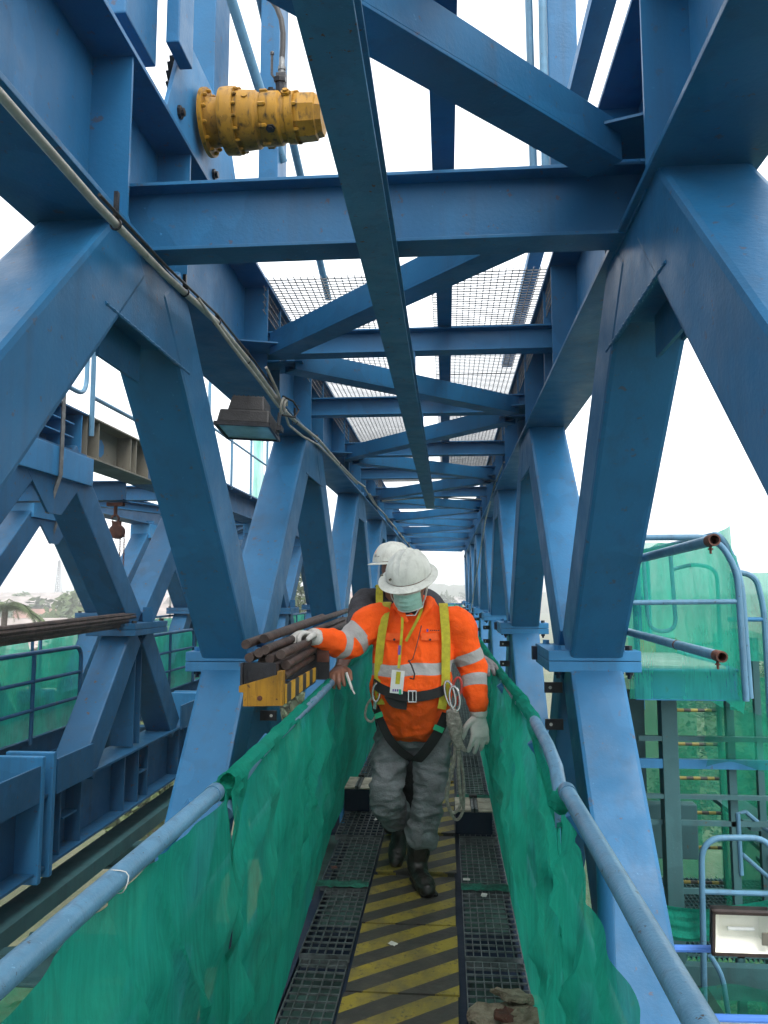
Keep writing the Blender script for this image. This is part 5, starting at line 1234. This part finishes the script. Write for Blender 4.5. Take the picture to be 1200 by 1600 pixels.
for k in (-1, 1):
    m = MB(); m.lathe(h2 + V((.03 * k, -.08, .0)), (0, -1, 0), [(-.01, .004), (-.004, .011), (.003, .011), (.007, .007)], 10); m.build('eye', 'whiteish', B, smooth=True)
blob('shirt', [
    {'up': (1, 0, 0), 'c': [(V((-.325, 4.97, -.0)), .12, .08), (V((-.325, 4.97, -.07)), .20, .12), (V((-.325, 4.95, -.25)), .175, .13), (V((-.27, 4.93, -.5)), .135, .13), (V((-.27, 4.92, -.68)), .13, .13)]},
    [(sR + V((.05, 0, 0)), .085), (sR + V((-.01, -.02, -.01)), .088), (sR.lerp(eR, .5), .075), (eR, .062), (eR.lerp(wR, .3), .055)],
    [(sL + V((-.05, 0, 0)), .085), (sL + V((.01, -.02, -.01)), .088), (sL.lerp(eL, .5), .075), (eL, .062), (eL.lerp(wL, .75), .05)],
], 'dark_cloth', B, .011, 4, folds(.006, (9, 9, 8), 31))
blob('trousers', [
    {'up': (1, 0, 0), 'c': [(V((-.30, 4.92, -.62)), .155, .13), (V((-.30, 4.92, -.75)), .155, .12)]},
    [(V((-.37, 4.92, -.72)), .09), (V((-.365, 4.88, -1.05)), .072), (V((-.36, 4.93, -1.33)), .062)], [(V((-.24, 4.92, -.72)), .09), (V((-.23, 4.95, -1.05)), .075), (V((-.22, 5.03, -1.33)), .065)],
], 'dark_cloth', B, .012, 3, folds(.008, (8, 8, 9), 41))
for x, y in ((-.36, 4.93), (-.22, 5.03)):
    blob('boot', [[((x, y, -1.28), .055), ((x, y + .01, -1.39), .05)], [((x, y + .03, -1.40), .04), ((x, y - .08, -1.405), .044), ((x + .005, y - .16, -1.41), .036)]], 'boot', B, .010, 3)
hat2, f2 = helmet(B, h2 + V((0, .01, .055)), V((-.75, -1, -.04)), (0, 0, 1), lambda a: .006 + .034 * max(0, math.cos(a)) ** 1.5, s=1.03)
f_, r_, u_2, c_ = f2
def onhat(a, z): return c_ + (f_ * math.cos(a) * .1405 + r_ * math.sin(a) * .1175) * 1.03 * math.cos(math.asin(min(.99, z / .118))) ** .86 + u_2 * z * 1.03
M['hatprint'] = simple('hat_print', (.03, .03, .04), .5, .1, bmp=0)
# small printed mark and letters on the hat's front
def plate(a0, a1, z0, z1, mat, nm='hat_print'):
    m = MB(); n = 4
    m.grid([[onhat(a0 + (a1 - a0) * i / n, z) * 1 + (f_ * math.cos(a0) + r_ * math.sin(a0)) * .0035 for i in range(n + 1)] for z in (z0, z1)]); m.build(nm, mat, hat2)
SG = -1 if r_.x > 0 else 1
a0 = .22 * SG * 1.0
plate(a0 + SG * .13, a0 + SG * .07, .058, .072, 'orange_led', 'hat_mark'); plate(a0 + SG * .11, a0 + SG * .05, .052, .0575, 'orange_led', 'hat_mark')
for k, (wd, full) in enumerate(((.02, 1), (.045, 1), (.04, 1), (.02, .6))):
    aa = a0 + SG * .10 - SG * .075 * k; plate(aa, aa - SG * wd, .028, .028 + .016 * full, 'hatprint')
for k in range(4): aa = a0 - SG * (.20 + .035 * k); plate(aa, aa - SG * .02, .028, .034, 'hatprint')
strap('shoulder_strap', 'web_yel', [(-.45, 5.05, .03), (-.43, 4.95, .045), (-.425, 4.865, -.01), (-.42, 4.82, -.12), (-.42, 4.80, -.3)], [(0, .3, 1), (0, -.3, 1), (-.1, -1, .5), (-.1, -1, .1), (0, -1, 0)], .045, B)
strap('shoulder_strap', 'web_yel', [(-.21, 5.05, .03), (-.21, 4.95, .045), (-.215, 4.865, -.01), (-.22, 4.82, -.12), (-.22, 4.80, -.3)], [(0, .3, 1), (0, -.3, 1), (.1, -1, .5), (.1, -1, .1), (0, -1, 0)], .045, B)
hand('hand', 'skin', B, wR + V((0, -.02, 0)), (-.06, -1, -.22), (.15, .2, -1), (.95, -.1, -.1), .55, 1.0, .3, curls=[.5, .6, .6, .65])
hand('glove', 'greyglove', B, wL + V((0, -.02, 0)), (.35, -1, -.22), (-.15, .2, -1), (-.95, -.3, -.1), .3, 1.15, .3)
m = MB(); m.tube([(-.502, 3.86, -.40), (-.470, 3.83, -.475)], .007, 8); m.tube([(-.470, 3.83, -.475), (-.455, 3.825, -.50)], .0045, 8)
tag(m.build('marker_pen', 'whiteish', None), 'white marker pen held over the left net by the second worker', 'pen')
# ================================================================ land around the site
GZ = -15.0
m, t_, b = nmat('site_ground'); M['ground'] = m
a = mix(t_, nz(t_, .045, 8, .65), (.13, .125, .075), (.06, .095, .03))
a = mix(t_, nz(t_, .35, 8, .7, None, .55, .7), a, (.17, .165, .11))
a = mix(t_, mul(t_, nz(t_, 1.8, 6, .7, None, .5, .6), .7), a, (.06, .09, .03))
t_.links.new(a, b.inputs['Base Color']); b.inputs['Roughness'].default_value = .95
bump(t_, b, nz(t_, .8, 6, .7), .6, .3)
mb = MB(); rows = []
ys_ = [-60, -20, 0, 10, 20, 40, 80, 150, 300, 600, 1000, 1600, 2600, 4200]
for y in ys_:
    row = []
    for x in [-4200, -2600, -1600, -900, -500, -250, -120, -60, -30, -15, 0, 15, 30, 60, 120, 250, 500, 900, 1600, 2600, 4200]:
        row.append((x, y, GZ + (0 if y < 150 else 1.2 * noise.noise(V((x * .004, y * .004, 1))))))
    rows.append(row)
mb.grid(rows); tag(mb.build('ground', 'ground', None, org=(0, 0, GZ)), kind='structure')
# hills on the skyline
M['hill'] = simple('hill_green', (.05, .075, .035), .95, .4, .02, bmp=0, c2=(.10, .11, .06))
def ridge(name, y, x0, x1, hfun, depth, label=None):
    m = MB(); rows = []; n = 150
    for j in range(9):
        s = j / 8
        rows.append([(x0 + (x1 - x0) * i / n, y + depth * (s - .5), GZ - 1 + max(0, hfun(x0 + (x1 - x0) * i / n)) * math.sin(math.pi * s) ** .8 + (3 * noise.noise(V((i * .6, j, y))) if 0 < j < 8 else 0)) for i in range(n + 1)])
    m.grid(rows, False); return tag(m.build(name, 'hill', None), kind='structure')
ridge('hills', 1500, -2600, 2600, lambda x: 18 + 16 * noise.noise(V((x * .0022, 0, 0))) + 5 * noise.noise(V((x * .012, 3, 0))), 500)
ridge('hills', 620, -140, 420, lambda x: 15 + 7 * math.exp(-((x + 15) / 60) ** 2) + 7 * noise.noise(V((x * .012, 5, 0))) + 3 * noise.noise(V((x * .05, 8, 0))), 160)
# leafy clumps
def leafmat(name, a_, b_):
    m, t, b = nmat(name)
    c = mix(t, nz(t, 1.3, 4, .6), a_, b_); t.links.new(c, b.inputs['Base Color']); b.inputs['Roughness'].default_value = .7
    return m
M['leaf_a'] = leafmat('leaf_mid', (.035, .065, .02), (.085, .12, .035))
M['leaf_b'] = leafmat('leaf_dark', (.03, .055, .022), (.06, .085, .03))
M['leaf_c'] = leafmat('leaf_bright', (.07, .12, .02), (.14, .19, .05))
def crown_mesh(h, r, n, leaf, seed, kind):
    """leaf cards scattered through several irregular lobes"""
    rnd = random.Random(seed); m = MB()
    lobes = [(V((rnd.uniform(-.55, .55) * r, rnd.uniform(-.55, .55) * r, h * rnd.uniform(.45, .88))), r * rnd.uniform(.35, .62)) for _ in range(9)]
    for _ in range(n):
        c, lr = rnd.choice(lobes); d = V((rnd.gauss(0, 1), rnd.gauss(0, 1), rnd.gauss(0, .8))).normalized()
        p = c + d * lr * (rnd.random() ** .4)
        u = V((rnd.gauss(0, 1), rnd.gauss(0, 1), rnd.gauss(0, .6))).normalized(); v = u.cross(V((rnd.random(), rnd.random(), rnd.random()))).normalized()
        s = leaf * rnd.uniform(.6, 1.3)
        m.add([p - u * s, p + v * s * .5, p + u * s, p - v * s * .5], [(0, 1, 2, 3)])
    return m
protos = {}
def tree(x, y, h, r, kind, label, grp, n=900, z=GZ):
    key = (kind, n)
    if key not in protos:
        t = thing('tree', label, 'tree', (0, 0, 0), grp)
        crown_mesh(1, .42, n, .020 if n > 5000 else .055 if n > 600 else .07, len(protos) + 3, kind).build('crown', ['leaf_a', 'leaf_b', 'leaf_c'][kind], t)
        m = MB(); m.tube([(0, 0, 0), (.01, 0, .25), (.0, .01, .6)], [.035, .026, .012], 7)
        for a in range(4): m.tube([(.008, 0, .28 + a * .06), (.17 * math.cos(a * 1.7), .17 * math.sin(a * 1.7), .52 + a * .06)], [.014, .005], 5)
        m.build('trunk', 'bark', t); protos[key] = t; c = t
    else:
        src = protos[key]; c = src.copy(); COL.objects.link(c)
        for ch in src.children: k = ch.copy(); COL.objects.link(k); k.parent = c
        c['label'] = label; c['group'] = grp
    c.location = (x, y, z); c.scale = (2 * r, 2 * r, h); c.rotation_euler = (0, 0, random.uniform(0, 6)); return c
random.seed(21)
# near trees below the girder, seen through the gaps at lower left and behind the nets
for i, (x, y, h, r, k) in enumerate(((-17, 22, 9.5, 5, 2), (-13, 34, 10, 5, 0), (-24, 37, 11.3, 6, 2), (-19, 56, 13, 7, 0), (-12, 13, 8, 4.5, 0), (-7, 10, 7, 4, 2), (-10.5, 40, 14.5, 5, 1), (-14, 60, 17.5, 7, 1))):
    tree(x, y, h, r, k, ['bright leafy shrub tree below the palm', 'mid green tree low behind the left girder', 'light green bushy tree beside the palm', 'broad mid green tree beyond the left girder', 'mid green bush on the ground below the left girder', 'bright bush straight below the left handrail', 'tall dark tree seen between the left trusses', 'tallest dark tree behind the far left trusses'][i], 'trees near the girders', 9000)
for i, (x, y, h, r, k) in enumerate(((-5.5, 7.5, 5.5, 3.5, 2), (-9, 15, 6.5, 4, 2), (-4.5, 12, 5, 3.5, 0), (4.5, 9.5, 5, 3.2, 2), (7, 14, 5.5, 3.6, 0))):
    tree(x, y, h, r, k, ['bright leafy bush on the ground under the left girder', 'bright bush farther out under the left girder', 'mid green bush under the gap beside the left girder', 'bright bush on the ground under the stair tower', 'mid green bush on the ground past the stair tower'][i], 'trees near the girders', 9000)
for i, (x, y, h, r, k) in enumerate(((9, 24, 6, 4, 2), (14, 40, 8, 5, 0), (22, 60, 10, 7, 0))):
    tree(x, y, h, r, k, ['bright bush on the ground behind the stair tower', 'mid green tree behind the stair tower', 'wide tree farther behind the stair tower'][i], 'trees near the girders', 9000)
# palm
t = thing('palm_tree', 'feathery palm tree rising at the left edge against the hazy town', 'palm tree', (-27.2, 45, GZ))
m = MB(); m.tube([(-27.2, 45, GZ), (-27.0, 45, -9), (-26.8, 45, -4), (-26.75, 45, -.9)], [.28, .22, .19, .17], 9); m.build('trunk', 'bark', t)
for k in range(15):
    a = 2 * math.pi * k / 15 + random.uniform(-.15, .15); up = random.uniform(.2, 1.0); L = random.uniform(2.0, 2.7)
    m = MB(); pts = []
    for i in range(11):
        s = i / 10; pts.append(V((-26.75 + math.cos(a) * L * s, 45 + math.sin(a) * L * s, -.9 + L * (up * s - (.55 + up * .75) * s * s))))
    m.tube(pts, [.035 - .003 * i for i in range(11)], 5)
    sd2 = V((-math.sin(a), math.cos(a), 0))
    for i in range(1, 40):
        s = i / 40; q = pts[int(s * 10)].lerp(pts[min(10, int(s * 10) + 1)], s * 10 % 1); w_ = .62 * math.sin(math.pi * min(1, s * .9 + .12)) + .06
        for g in (-1, 1):
            e = q + sd2 * g * w_ + V((math.cos(a) * .25, math.sin(a) * .25, -.22 - .2 * random.random()))
            m.add([q, q + V((math.cos(a) * .09, math.sin(a) * .09, 0)), e], [(0, 1, 2)])
    m.build('frond', 'leaf_a', t)
# houses of the town
def house(x, y, wx, wy, h, roof, wall, rz, label, grp, z=GZ):
    t = thing('house', label, 'house', (x, y, z), grp); t.rotation_euler = (0, 0, rz)
    O = V((x, y, z))
    m = MB(); m.bb(x - wx / 2, x + wx / 2, y - wy / 2, y + wy / 2, z, z + h); m.build('wall', wall, t)
    m = MB(); rh = h * .28 + .8; e = .5
    m.add([(x - wx / 2 - e, y - wy / 2 - e, z + h + .004), (x + wx / 2 + e, y - wy / 2 - e, z + h + .004), (x + wx / 2 + e, y + wy / 2 + e, z + h + .004), (x - wx / 2 - e, y + wy / 2 + e, z + h + .004), (x - wx / 2 - e, y, z + h + rh), (x + wx / 2 + e, y, z + h + rh)],
          [(3, 2, 1, 0), (0, 1, 5, 4), (2, 3, 4, 5), (1, 2, 5), (3, 0, 4)]); m.build('roof', roof, t)
    if y < 260:
        for k in range(max(2, int(wx / 5))):
            m = MB(); cx = x - wx / 2 + (k + .5) * wx / max(2, int(wx / 5)); m.bb(cx - .6, cx + .6, y - wy / 2 - .04, y - wy / 2 - .005, z + h * .35, z + h * .7); m.build('window', 'win', t)
    return t
random.seed(5)
hs_ = [(-62, 92, 34, 16, 8.5, 'roofgrey', 'wallpale'), (-38, 118, 30, 14, 7, 'roofgrey', 'wallpale'), (-95, 150, 40, 18, 7, 'rooftile', 'wallpale'), (-60, 170, 26, 14, 9, 'roofgrey', 'wallpale'), (-120, 240, 60, 20, 10, 'roofgrey', 'wallpale'),
       (-46, 88, 14, 10, 6, 'rooftile', 'wallpale'), (-33, 66, 9, 7, 4.5, 'wallpale', 'wallpale'), (-80, 205, 30, 16, 7, 'rooftile', 'wallpale'), (-150, 300, 70, 26, 11, 'roofgrey', 'wallpale'), (-100, 330, 50, 22, 10, 'wallpale', 'wallpale')]
adj = ['long grey roofed shed nearest beyond the left girder', 'grey roofed shed right of the nearest long shed', 'red roofed long hall behind the palm', 'pale walled grey roofed hall in the hazy middle distance', 'wide grey roofed warehouse far beyond the palm', 'small red roofed house beside the long sheds', 'small white roofed hut low between the left trusses', 'red roofed hall in the left haze', 'widest pale warehouse near the left skyline', 'flat pale roofed hall near the left skyline']
for (x, y, wx, wy, h, rf, wl), lb in zip(hs_, adj): house(x, y, wx, wy, h, rf, wl, random.uniform(-.25, .25), lb, 'town buildings left of the girders')
for i in range(46):
    y = random.uniform(260, 900); x = random.uniform(-1.0, .02) * y * .85 - 10
    house(x, y, random.uniform(12, 40), random.uniform(9, 18), random.uniform(5, 11), random.choice(['roofgrey', 'rooftile', 'wallpale']), 'wallpale', random.uniform(-.6, .6), 'small pale building fading into the haze of the far town', 'far buildings of the hazy town')
for i in range(22):
    y = random.uniform(105, 300); x = -random.uniform(.30, .62) * y
    house(x, y, random.uniform(12, 30), random.uniform(9, 14), random.uniform(4.5, 8), random.choice(['roofgrey', 'roofgrey', 'rooftile']), 'wallpale', random.uniform(-.5, .5), 'low shed among the trees of the near town', 'sheds of the near town')
for i in range(80):
    y = random.uniform(75, 330); x = -random.uniform(.28, .66) * y
    tree(x, y, random.uniform(5, 10.5), random.uniform(3.5, 7), random.choice([0, 1]), 'leafy tree between the sheds of the near town', 'trees between the near sheds', 900)
for i in range(14):
    y = random.uniform(300, 560); x = random.uniform(-30, 30) * y / 400
    house(x, y, random.uniform(8, 18), random.uniform(7, 10), random.uniform(5, 9), random.choice(['roofgrey', 'wallpale']), 'wallpale', random.uniform(-.5, .5), 'small pale building on the hazy slope beyond the walkway end', 'buildings beyond the walkway end', GZ + (max(0, (y - 540)) * .2))
for i in range(150):
    y = random.uniform(80, 700); x = -random.uniform(.05, .95) * y * .8 - 16
    tree(x, y, random.uniform(8, 15), random.uniform(5, 10), random.choice([0, 1]), 'rounded green tree among the hazy town roofs', 'trees of the hazy town', 560)
for i in range(34):
    y = random.uniform(160, 560); x = random.uniform(-25, 40) * y / 400
    tree(x, y, random.uniform(9, 15), random.uniform(5, 10), random.choice([0, 1]), 'hazy tree on the low ground beyond the walkway end', 'trees beyond the walkway end', 380)
# masts
t = thing('lattice_mast', 'thin lattice radio mast on the hazy left skyline', 'mast', (-172, 330, GZ))
m = MB()
for sx, sy in ((-1, -1), (1, -1), (1, 1), (-1, 1)): m.tube([(-172 + sx * 1.6, 330 + sy * 1.6, GZ), (-172 + sx * .3, 330 + sy * .3, 14)], .16, 5)
for k in range(14):
    z0 = GZ + k * 2; r0 = 1.6 - 1.3 * k / 14.5; m.tube([(-172 - r0, 330 - r0, z0), (-172 + r0, 330 - r0, z0 + 2)], .09, 4); m.tube([(-172 + r0, 330 - r0, z0), (-172 - r0, 330 - r0, z0 + 2)], .09, 4)
m.build('lattice', 'galv', t); m = MB(); m.tube([(-172, 330, 14), (-172, 330, 19)], .12, 5); m.build('antenna', 'galv', t)
m = MB(); m.tube([(-19.2, 52, GZ), (-19.0, 52, 1.1)], [.11, .07], 7); tag(m.build('lamp_pole', 'galv', None), 'slim pale pole standing between the left trusses', 'pole')
# lower green netted frames below, left
t = thing('lower_platform', 'green netted platform with blue rails far below the left handrail', 'platform', (-2.6, 5.6, -3.2))
m = MB(); m.grid([[(-3.4 + .1 * i, 4.9 + .12 * j, -2.95 + .02 * noise.noise(V((i, j, 3)))) for i in range(14)] for j in range(14)]); m.build('net_floor', 'net_far', t)
for a, b in (((-3.5, 4.9, -2.85), (-2.0, 4.9, -2.85)), ((-3.5, 5.7, -2.85), (-2.0, 5.7, -2.85)), ((-3.5, 6.5, -2.85), (-2.0, 6.5, -2.85)), ((-2.1, 4.8, -2.9), (-2.1, 6.6, -2.9))):
    m = MB(); m.tube([a, b], .02, 8); m.build('rail', 'tower', t)
for y in (5.0, 7.2, 9.4):
    m = MB(); m.ibeam((-3.3, y, -2.45), (-1.2, y + .6, -2.45), .12, .2); m.build('support_beam', 'tower', t)
m = MB(); m.bb(-3.2, -2.95, 4.2, 9.5, -2.36, -2.24); m.build('lower_shelf', 'tower', t)
# the air
m = bpy.data.materials.new('haze_air'); m.use_nodes = True; t_ = m.node_tree; t_.nodes.clear()
pv = t_.nodes.new('ShaderNodeVolumePrincipled'); pv.inputs['Color'].default_value = (.93, .95, .96, 1); pv.inputs['Density'].default_value = .0015; pv.inputs['Anisotropy'].default_value = .2
mo_ = t_.nodes.new('ShaderNodeOutputMaterial'); t_.links.new(pv.outputs[0], mo_.inputs['Volume']); M['haze'] = m
mb = MB(); mb.bb(-4300, 4300, -100, 4300, GZ - 20, 32); tag(mb.build('haze', 'haze', None), kind='stuff')
